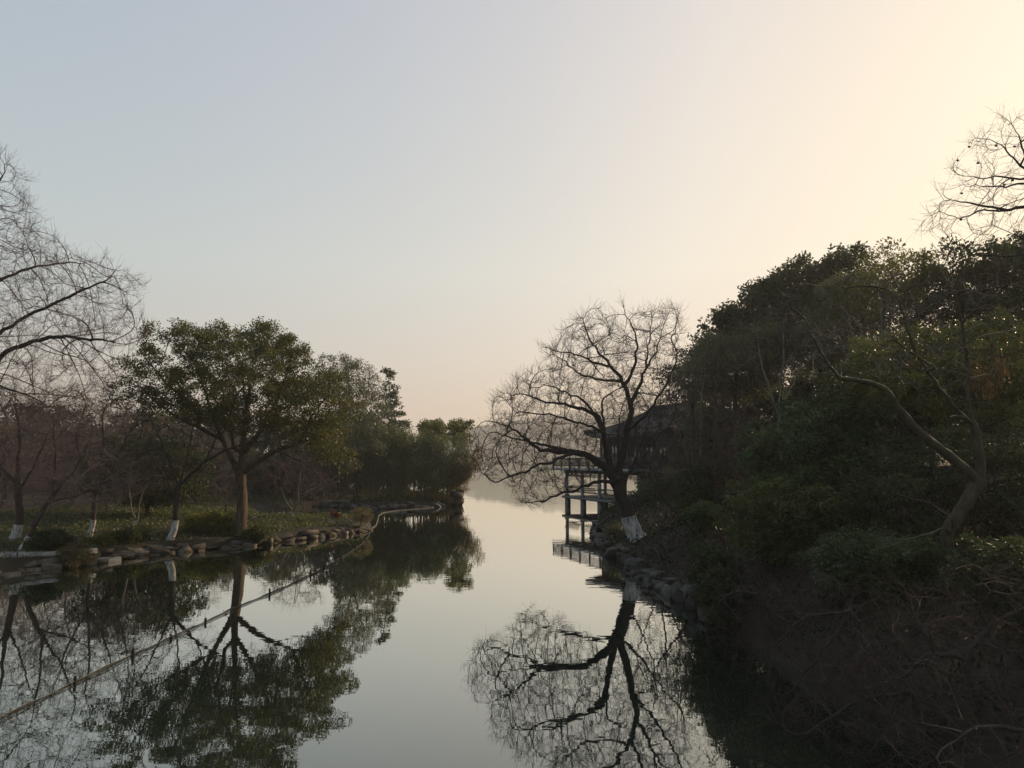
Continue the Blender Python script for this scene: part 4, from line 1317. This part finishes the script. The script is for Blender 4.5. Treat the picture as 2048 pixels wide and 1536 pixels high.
bare('thin brown bare tree standing before the hazy tree mass', 34, 1452,
     [([(1450, 1000), (1448, 960)], .08, .06), ([(1448, 965), (1430, 880), (1432, 780), (1440, 680)], .05, .01), ([(1448, 960), (1470, 880), (1490, 800)], .045, .01), ([(1448, 970), (1410, 920), (1395, 860)], .035, .01)],
     [(1385, 870), (1410, 760), (1440, 660), (1480, 720), (1520, 800), (1520, 900), (1470, 960), (1410, 950)], 2.0, 232, 560, 'bark_brown', 'twig_maroon', None, G_B, (2, .5, .5, .3, .2), .27, .36)
bare('maroon bare bush beside the big glossy shrub', 30, 1490,
     [([(1490, 1010), (1488, 980)], .07, .05)],
     [(1420, 930), (1450, 860), (1500, 820), (1540, 850), (1540, 930), (1500, 1000), (1440, 990)], 1.6, 233, 500, 'bark_brown', 'twig_maroon', None, G_B, (3, .45, .6, .28, .1), .28, .3, name='bare_bush', cat='bush')
bare('grey bare tree with fine upright branches in front of the hillside crowns', 27, 1760,
     [([(1758, 860), (1756, 800)], .07, .05), ([(1756, 810), (1720, 720), (1690, 620)], .035, .008), ([(1756, 800), (1765, 700), (1760, 580)], .035, .008), ([(1756, 805), (1800, 720), (1825, 620)], .035, .008)],
     [(1640, 700), (1670, 590), (1730, 540), (1790, 535), (1850, 590), (1870, 690), (1810, 770), (1720, 770)], 1.6, 235, 420, 'bark_pale', 'twig_grey', None, G_B, (2, .5, .5, .3, .3), .27, .36, rtip=.008)
bare('grey bare tree against the soft grey-green crowns above the hall', 34, 1560,
     [([(1558, 880), (1556, 820)], .07, .05), ([(1556, 830), (1525, 740), (1510, 650)], .035, .008), ([(1556, 820), (1565, 720), (1570, 630)], .035, .008), ([(1556, 825), (1595, 750), (1615, 680)], .035, .008)],
     [(1470, 740), (1490, 650), (1540, 600), (1600, 610), (1640, 680), (1640, 760), (1590, 810), (1510, 800)], 1.6, 236, 360, 'bark_pale', 'twig_grey', None, G_B, (2, .5, .5, .3, .3), .3, .4, rtip=.009)
bare('dark slanting sapling on the bank right of the whitewashed leaning tree', 29, 1390,
     [([(1378, 1052), (1350, 1022), (1320, 985), (1300, 955)], .06, .025), ([(1350, 1022), (1370, 990), (1385, 960)], .025, .01)],
     [(1270, 960), (1290, 900), (1340, 890), (1390, 930), (1400, 980), (1350, 1000), (1300, 990)], 1.2, 234, 180, 'bark_dark', 'twig_dark', None, G_B, (2, .4, .4, .25, .2), .28, .3)

# crooked mossy tree leaning left on the slope
tree('bare_tree', 'crooked mossy bare tree with pale limbs reaching left over the dark shrubs', 'tree', 16, 1890,
     [([(1888, 1065), (1915, 1035), (1935, 1000), (1958, 965)], .13, .16),
      ([(1960, 965), (1915, 925), (1880, 900), (1845, 872), (1815, 838), (1790, 806), (1768, 775), (1735, 765), (1680, 757)], .125, .05),
      ([(1682, 758), (1655, 728), (1635, 695), (1625, 660), (1600, 625), (1570, 610)], .035, .008),
      ([(1735, 765, .3), (1700, 745, .6), (1660, 735, 1), (1600, 738, 1.2), (1555, 735, 1.2)], .025, .006),
      ([(1960, 968), (1962, 920), (1952, 870), (1945, 845)], .12, .09),
      ([(1945, 850), (1935, 800), (1936, 740), (1930, 680), (1920, 620), (1905, 570)], .055, .008),
      ([(1945, 850), (1915, 822), (1880, 780), (1855, 745), (1830, 705), (1815, 660), (1800, 600)], .055, .008),
      ([(1855, 745, -.3), (1835, 735, -.6), (1800, 735, -1), (1760, 715, -1.2), (1720, 690, -1.2)], .03, .006),
      ([(1930, 700, .3), (1960, 640, .6), (1985, 570, .8)], .03, .006),
      ([(1948, 852, 0), (1918, 838, -.25), (1890, 832, -.4), (1872, 838, -.5)], .045, .02),
      ([(1890, 1062, -.3), (1850, 1052, -.6), (1800, 1060, -1), (1740, 1068, -1.2), (1690, 1066, -1.4)], .03, .006),
      ([(1888, 1060, -.3), (1860, 1030, -.8), (1800, 1000, -1.1), (1740, 985, -1.3)], .022, .005)],
     [(1545, 640), (1600, 560), (1700, 540), (1780, 530), (1850, 500), (1930, 520), (2010, 540), (2040, 640), (2000, 760), (1930, 800), (1860, 770), (1790, 760), (1700, 745), (1600, 745)],
     1.8, 241, attract=520, D=.19, kill=.27, rtip=.0062, power=2.15, bark='bark_mossy', twig='twig_grey', thr=.016, up=.05, jit=.3, twigs=(1, .36, .6, .22, .25), gnarl=.018, rag=20)

# plane tree whose limbs enter at the upper right
pt, S_, off_ = tree('plane_tree', 'bare tree with round seed balls reaching in at the upper right picture edge', 'tree', 15, 2290,
     [([(2285, 900), (2270, 700), (2255, 560)], .3, .2),
      ([(2255, 600), (2180, 500), (2110, 435), (2048, 412), (2010, 420), (1975, 414), (1935, 405), (1900, 402), (1885, 390)], .085, .008),
      ([(2010, 420, 0), (1990, 428, -.1), (1955, 425, -.2), (1928, 440, -.3), (1900, 446, -.3), (1862, 432, -.3)], .02, .005),
      ([(2200, 500), (2130, 410), (2070, 372), (2035, 368), (1985, 378), (1950, 372), (1930, 372)], .055, .006),
      ([(2110, 400), (2070, 350), (2040, 330), (2010, 295), (1985, 280), (1955, 275)], .035, .006),
      ([(2070, 350, .3), (2040, 340, .4), (1990, 338, .5), (1950, 328, .6), (1935, 318, .6)], .025, .005),
      ([(2040, 330, -.2), (2020, 290, -.3), (2000, 262, -.4), (1985, 250, -.4)], .02, .005),
      ([(2255, 620), (2150, 540), (2080, 500), (2030, 470), (1990, 450), (1965, 455)], .045, .005),
      ([(2080, 500, .3), (2030, 500, .5), (1980, 490, .6), (1940, 480, .6)], .02, .004)],
     [(1848, 425), (1880, 395), (1925, 345), (1940, 300), (1950, 262), (1990, 240), (2060, 225), (2200, 250), (2230, 420), (2180, 540), (2040, 545), (1960, 500), (1900, 470)],
     1.5, 251, attract=560, D=.13, kill=.19, rtip=.0045, power=2.1, bark='bark_dark', twig='twig_dark', thr=.012, up=.02, jit=.2, twigs=(2, .32, .4, .2, .15), gnarl=.02, rag=14, smooth=2)
r_ = np.random.default_rng(9)
tips = np.where((S_.NCH == 0))[0]
mb = rock_mesh('seed_ball', 5, 'stake', 2, .05)
for k in r_.permutation(len(tips))[:14]:
    p = S_.P[tips[k]] - off_
    o = obj('seed_ball', mb, pt, p + np.array([0, 0, -.05]))
    o.scale = (.038, .038, .038)

# maroon bare shrubs hanging over the water in the lower right
G_M = 'maroon bare shrubs over the water'
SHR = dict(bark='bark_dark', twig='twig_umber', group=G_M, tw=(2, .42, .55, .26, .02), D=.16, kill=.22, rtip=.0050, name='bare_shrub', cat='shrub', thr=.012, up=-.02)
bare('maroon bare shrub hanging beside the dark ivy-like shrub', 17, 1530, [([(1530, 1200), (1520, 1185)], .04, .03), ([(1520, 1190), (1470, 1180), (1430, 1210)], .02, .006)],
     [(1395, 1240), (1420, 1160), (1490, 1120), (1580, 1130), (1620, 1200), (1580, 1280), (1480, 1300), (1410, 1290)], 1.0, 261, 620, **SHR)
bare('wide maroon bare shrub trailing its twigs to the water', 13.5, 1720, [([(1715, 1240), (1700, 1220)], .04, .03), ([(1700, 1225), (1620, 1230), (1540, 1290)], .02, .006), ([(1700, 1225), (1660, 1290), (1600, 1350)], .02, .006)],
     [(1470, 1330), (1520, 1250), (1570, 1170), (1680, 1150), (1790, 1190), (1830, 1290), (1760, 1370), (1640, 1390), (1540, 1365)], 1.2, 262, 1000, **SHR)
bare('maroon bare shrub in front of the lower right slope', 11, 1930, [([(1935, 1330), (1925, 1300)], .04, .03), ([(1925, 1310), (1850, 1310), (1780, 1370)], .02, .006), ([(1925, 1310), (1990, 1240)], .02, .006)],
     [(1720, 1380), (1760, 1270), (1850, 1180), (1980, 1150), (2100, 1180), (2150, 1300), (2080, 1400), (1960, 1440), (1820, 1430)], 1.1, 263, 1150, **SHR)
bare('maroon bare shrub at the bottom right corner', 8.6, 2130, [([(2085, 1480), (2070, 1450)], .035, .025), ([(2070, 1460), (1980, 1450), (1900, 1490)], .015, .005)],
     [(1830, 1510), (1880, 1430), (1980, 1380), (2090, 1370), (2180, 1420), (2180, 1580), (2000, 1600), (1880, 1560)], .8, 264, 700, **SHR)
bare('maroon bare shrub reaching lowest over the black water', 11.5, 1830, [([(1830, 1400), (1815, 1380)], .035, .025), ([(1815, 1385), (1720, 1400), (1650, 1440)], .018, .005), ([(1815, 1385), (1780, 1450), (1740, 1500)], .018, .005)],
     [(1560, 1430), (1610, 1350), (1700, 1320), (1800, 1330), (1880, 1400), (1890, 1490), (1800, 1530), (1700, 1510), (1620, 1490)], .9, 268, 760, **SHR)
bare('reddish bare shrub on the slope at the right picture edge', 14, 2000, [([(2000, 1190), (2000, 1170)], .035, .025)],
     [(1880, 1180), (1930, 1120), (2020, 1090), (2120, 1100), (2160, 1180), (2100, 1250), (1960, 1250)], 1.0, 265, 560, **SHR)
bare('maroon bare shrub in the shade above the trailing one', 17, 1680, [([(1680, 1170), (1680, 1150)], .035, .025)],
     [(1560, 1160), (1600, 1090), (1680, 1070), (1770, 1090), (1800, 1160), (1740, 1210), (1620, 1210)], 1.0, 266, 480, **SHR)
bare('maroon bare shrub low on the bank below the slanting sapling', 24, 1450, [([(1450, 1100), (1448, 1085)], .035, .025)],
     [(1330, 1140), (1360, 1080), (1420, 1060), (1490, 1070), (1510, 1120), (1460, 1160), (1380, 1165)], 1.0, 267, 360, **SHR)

# bunches of withered leaves hanging in the yellow-green shrub
for k, (px, py, lab) in enumerate([(1975, 760, 'drooping bunch of withered orange leaves, middle of three, right of the crooked tree'), (2000, 735, 'drooping bunch of withered orange leaves, nearest the right picture edge'), (1952, 745, 'small bunch of withered orange leaves nearest the crooked tree')]):
    r = np.random.default_rng(500 + k)
    c = at(px, py, 20.5)
    C = r.normal(0, 1, (130, 3)) * np.array([.09, .09, .26])
    v, f, a_ = leaves(C, np.tile([[0, 0, -1.]], (130, 1)), .16, .035, r, None, 0, .8, .35)
    o = obj('withered_leaves', mesh('withered_leaves', v, [f], M['dry_leaf'], False, a_), None, c)
    tag(o, lab, 'leaves', 'withered leaf bunches')

# ------------------------------------------------------------------ low growth on the banks
def carpet(name, label, poly_fn, n, seed, mat, L, W, hmax, clump=.5, flat=.5):
    r = np.random.default_rng(seed)
    P = poly_fn(r, n)
    d = wob(P, 1.1, seed) + .6 * wob(P, 2.7, seed + 1)
    P = P[r.uniform(-1.3, 1.3, len(P)) < d + clump]
    z = ground(P)
    hh = hmax * r.uniform(0, 1, len(P)) ** 1.3 * np.clip(.65 + .5 * wob(P, 1.6, seed + 3), .1, 1.4)
    C = np.column_stack([P, z + hh])
    cv = np.clip(.5 + .5 * wob(P, .8, seed + 5), 0, 1)
    v, f, a_ = leaves(C, np.tile([[0, 0, .5]], (len(C), 1)), L, W, r, cv, flat, -.15, .8)
    o = obj(name, mesh(name, v, [f], M[mat], False, a_))
    return tag(o, label, kind='stuff')


def left_pts(lo, hi, ymax=62, ymin=24):
    def fn(r, n):
        P = np.column_stack([r.uniform(-32, -7, n * 3), r.uniform(ymin, ymax, n * 3)])
        d = signed(P, LEFT_LAND)
        return P[(d > lo) & (d < hi)][:n]
    return fn


def right_pts(lo, hi, y0, y1):
    def fn(r, n):
        P = np.column_stack([r.uniform(4, 24, n * 3), r.uniform(y0, y1, n * 3)])
        d = signed(P, RIGHT_LAND)
        return P[(d > lo) & (d < hi)][:n]
    return fn


carpet('ground_cover', 'low green ground cover on the left grassy bank', left_pts(.55, 16), 52000, 601, 'cover', .15, .06, .34, .6)
carpet('leaf_litter', 'brown leaf litter on the left bank', left_pts(.4, 18), 16000, 602, 'litter', .10, .06, .03, .3, 2.0)
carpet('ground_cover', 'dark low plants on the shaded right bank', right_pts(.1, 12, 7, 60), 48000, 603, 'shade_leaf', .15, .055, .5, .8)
carpet('leaf_litter', 'brown fallen leaves on the shaded right bank', right_pts(.2, 14, 7, 60), 20000, 604, 'litter', .10, .06, .03, .6, 2.0)
carpet('ground_cover', 'dark low plants on the far bamboo shore', lambda r, n: (lambda P: P[signed(P, LEFT_LAND) > .3])(np.column_stack([r.uniform(-32, -5, n), r.uniform(64, 82, n)])), 26000, 605, 'dark_leaf', .24, .09, .5, .5)

G_L = 'low shrubs of the left bank'
LSH = dict(cat='shrub', group=G_L, r0=.04, D=.22, inset=.04)
green('low_shrub', 'rounded dark shrub with lit top on the grassy point', 45, 606, [(588, 1055), (592, 1040), (606, 1034), (620, 1040), (624, 1058), (606, 1066)], .55, 611, 'cover', (16, .26, 12), .13, .06, 26, .17, **LSH)
green('low_shrub', 'yellow-brown shrub spilling over the tan stones by the path slabs', 30.8, 150, [(128, 1132), (126, 1100), (140, 1084), (164, 1088), (176, 1112), (174, 1136), (150, 1140)], .55, 612, 'bamboo_dry', (18, .26, 12), .09, .035, 30, .16, **LSH)
green('low_shrub', 'leafy green shrub below the twin-stemmed tree', 35.5, 262, [(235, 1092), (238, 1064), (262, 1050), (290, 1058), (298, 1090), (270, 1100)], .8, 613, 'cover', (18, .32, 12), .12, .05, 28, .2, **LSH)
green('low_shrub', 'pale-tipped shrub on the bank beside the yellow-brown one', 34, 206, [(186, 1100), (190, 1074), (208, 1064), (226, 1074), (230, 1102), (208, 1108)], .6, 614, 'olive_leaf', (14, .28, 12), .12, .045, 28, .18, **LSH)
green('low_shrub', 'wide olive shrub left of the big evergreen trunk', 39, 420, [(372, 1068), (385, 1030), (420, 1018), (455, 1024), (472, 1050), (462, 1074), (410, 1080)], 1.0, 615, 'olive_leaf', (28, .38, 12), .12, .05, 28, .22, **LSH)
green('low_shrub', 'dark shrub in front of the big evergreen trunk foot', 39.5, 462, [(445, 1062), (448, 1035), (465, 1026), (480, 1034), (482, 1060), (465, 1068)], .6, 616, 'dark_leaf', (14, .28, 12), .12, .05, 28, .18, **LSH)
green('low_shrub', 'green shrub at the water between the spreading dark tree and the big trunk', 38.4, 520, [(488, 1078), (494, 1056), (515, 1048), (540, 1055), (548, 1074), (520, 1082)], .6, 617, 'cover', (16, .28, 12), .12, .05, 28, .18, **LSH)
green('low_shrub', 'dark leafy shrub under the leftmost whitewashed trees', 31, 100, [(60, 1100), (70, 1070), (100, 1060), (126, 1070), (130, 1098), (95, 1106)], .7, 618, 'dark_leaf', (18, .3, 12), .11, .045, 28, .18, **LSH)
green('low_shrub', 'small red-leaved bush at the inlet edge of the grassy point', 47.5, 668, [(658, 1036), (660, 1026), (669, 1021), (678, 1027), (679, 1037)], .3, 619, 'red_leaf', (8, .14, 10), .10, .05, 16, .1, cat='shrub', group=G_L, r0=.02, D=.15, inset=.0)
green('low_shrub', 'straggly brown bush at the tip of the grassy point', 45.5, 722, [(700, 1042), (706, 1020), (724, 1012), (744, 1024), (746, 1045), (722, 1050)], .6, 620, 'bamboo_dry', (14, .26, 10), .12, .03, 18, .2, **LSH)

# straw-coloured grass tufts by the boulder
for k, (px, Y, lab) in enumerate([(884, 71.6, 'straw-yellow grass tuft left of the boulder'), (896, 71.8, 'taller orange-yellow grass tuft against the boulder'), (869, 71.2, 'small straw-yellow grass tuft by the far shore stones')]):
    r = np.random.default_rng(520 + k)
    c = at(px, 900, Y)
    c[2] = max(float(ground([c[:2]])[0]), .2)
    C = r.normal(0, .22, (160, 3)) * np.array([1, 1, 0]) + np.array([0, 0, .02])
    v, f, a_ = leaves(C, np.tile([[0, 0, 2.]], (160, 1)), .9, .035, r, None, 0, -.3, .6)
    o = obj('grass_tuft', mesh('grass_tuft', v, [f], M['straw'], False, a_), None, c)
    tag(o, lab, 'grass', 'straw grass tufts')

# fallen grey branch on the grassy point
mb = MB()
pts = [onz(p, q_, .62) for p, q_ in ((506, 1031), (520, 1034), (535, 1036), (548, 1038))]
mb.tube(np.array(pts) + np.array([[0, 0, .1], [0, 0, .06], [0, 0, .08], [0, 0, .02]]), [.05, .07, .08, .06], 7)
fb = thing('fallen_branch', 'pale fallen branch lying on the grassy point right of the big trunk', 'branch', (0, 0, 0))
obj('limb', mb.mesh('limb', M['bark_pale'], True), fb)
mb = MB()
mb.tube(np.array([pts[2], pts[2] + np.array([.25, .1, .35]), pts[2] + np.array([.35, .2, .62])]), [.045, .03, .015], 6)
obj('twig', mb.mesh('twig', M['bark_pale'], True), fb)

# ------------------------------------------------------------------ net barrier staked across the inlet
line = [(-70, 1478), (0, 1440), (75, 1404), (150, 1367), (205, 1342), (265, 1312), (345, 1277), (410, 1246), (480, 1213), (540, 1189), (620, 1152), (660, 1131), (700, 1107), (728, 1086), (739, 1072), (740, 1062)]
W_ = np.array([onz(*p) for p in line])
s = np.concatenate([[0], np.cumsum(np.linalg.norm(np.diff(W_, axis=0), axis=1))])
u = np.linspace(0, s[-1], 220)
Q = np.stack([np.interp(u, s, W_[:, k]) for k in range(3)], -1)
for _ in range(6):
    Q[1:-1] = .5 * Q[1:-1] + .25 * (Q[:-2] + Q[2:])
tan = nrm(np.gradient(Q, axis=0))
sid = np.stack([-tan[:, 1], tan[:, 0], np.zeros(len(tan))], -1)
nb = thing('net_barrier', 'long net barrier with rope and dark stakes curving across the near water', 'net', (0, 0, 0))
sag = .035 * np.sin(u * 2.1) + .02 * np.sin(u * 5.3)
mb = MB().tube(Q + np.column_stack([0 * u, 0 * u, .055 + .4 * sag]), .007, 5)
obj('top_rope', mb.mesh('top_rope', M['rope'], True), nb)
mb = MB().tube(Q + sid * .06 + np.column_stack([0 * u, 0 * u, .015 + .3 * sag]), .008, 5)
obj('float_rope', mb.mesh('float_rope', M['rope'], True), nb)
mb = MB()
uu = np.linspace(0, s[-1], 900)
Qn = np.stack([np.interp(uu, u, Q[:, k]) for k in range(3)], -1)
Sn = np.stack([np.interp(uu, u, sid[:, k]) for k in range(3)], -1)
zs = np.interp(uu, u, sag)
a0 = Qn + np.column_stack([0 * uu, 0 * uu, .055 + .4 * zs])
a1 = Qn + Sn * .09 + np.column_stack([0 * uu, 0 * uu, -.02 + 0 * uu])
step = 3
P0 = np.vstack([a0[:-step], a0[step:]])
P1 = np.vstack([a1[step:], a1[:-step]])
v, qd = prisms(P0, P1, np.full(len(P0), .0035), np.full(len(P0), .0035))
obj('net', mesh('net', v, [qd], M['net']), nb)['kind'] = 'stuff'
for k, (px, py, hh) in enumerate([(150, 1367, .27), (265, 1312, .34), (345, 1277, .2), (410, 1246, .25), (540, 1189, .36), (620, 1152, .4), (648, 1138, .2), (683, 1117, .22), (710, 1101, .25), (731, 1083, .28)]):
    c = onz(px, py)
    lean = np.random.default_rng(700 + k).normal(0, .03, 2)
    mb = MB().tube([c + np.array([0, 0, -.8]), c + np.array([lean[0], lean[1], hh * .33]), c + np.array([lean[0] * 1.5, lean[1] * 1.5, hh * .55])], [.034, .034, .03], 8)
    obj('stake', mb.mesh('stake', M['stake'], True), nb)
far = np.array([onz(*p) for p in ((742, 1058), (752, 1052), (756, 1040), (757, 1032), (766, 1026), (790, 1022), (812, 1020), (845, 1017), (868, 1015))])
s2 = np.concatenate([[0], np.cumsum(np.linalg.norm(np.diff(far, axis=0), axis=1))])
u2 = np.linspace(0, s2[-1], 60)
Q2 = np.stack([np.interp(u2, s2, far[:, k]) for k in range(3)], -1)
for _ in range(4):
    Q2[1:-1] = .5 * Q2[1:-1] + .25 * (Q2[:-2] + Q2[2:])
o = obj('floating_rope', MB().tube(Q2 + np.array([0, 0, .03]), .03, 6).mesh('floating_rope', M['rope'], True))
tag(o, 'pale floating rope curving from the grassy point to the far stones', 'rope')

# ------------------------------------------------------------------ haze over the lake
V = np.array([[x, y, z] for x in (-2300, 2300) for y in (-70, 3500) for z in (-2.3, 205)], float)
hz = obj('haze', mesh('haze', V, [[[0, 1, 3, 2], [4, 6, 7, 5], [0, 4, 5, 1], [2, 3, 7, 6], [0, 2, 6, 4], [1, 5, 7, 3]]]))
m = bpy.data.materials.new('haze')
m.use_nodes = True
n, l = m.node_tree.nodes, m.node_tree.links
n.remove(n['Principled BSDF'])
pv = n.new('ShaderNodeVolumePrincipled')
pv.inputs['Color'].default_value = (.97, .965, .97, 1)
pv.inputs['Density'].default_value = .0004
pv.inputs['Anisotropy'].default_value = .35
l.new(pv.outputs[0], n['Material Output'].inputs['Volume'])
hz.data.materials.append(m)
tag(hz, 'pale winter haze over the lake', kind='stuff')
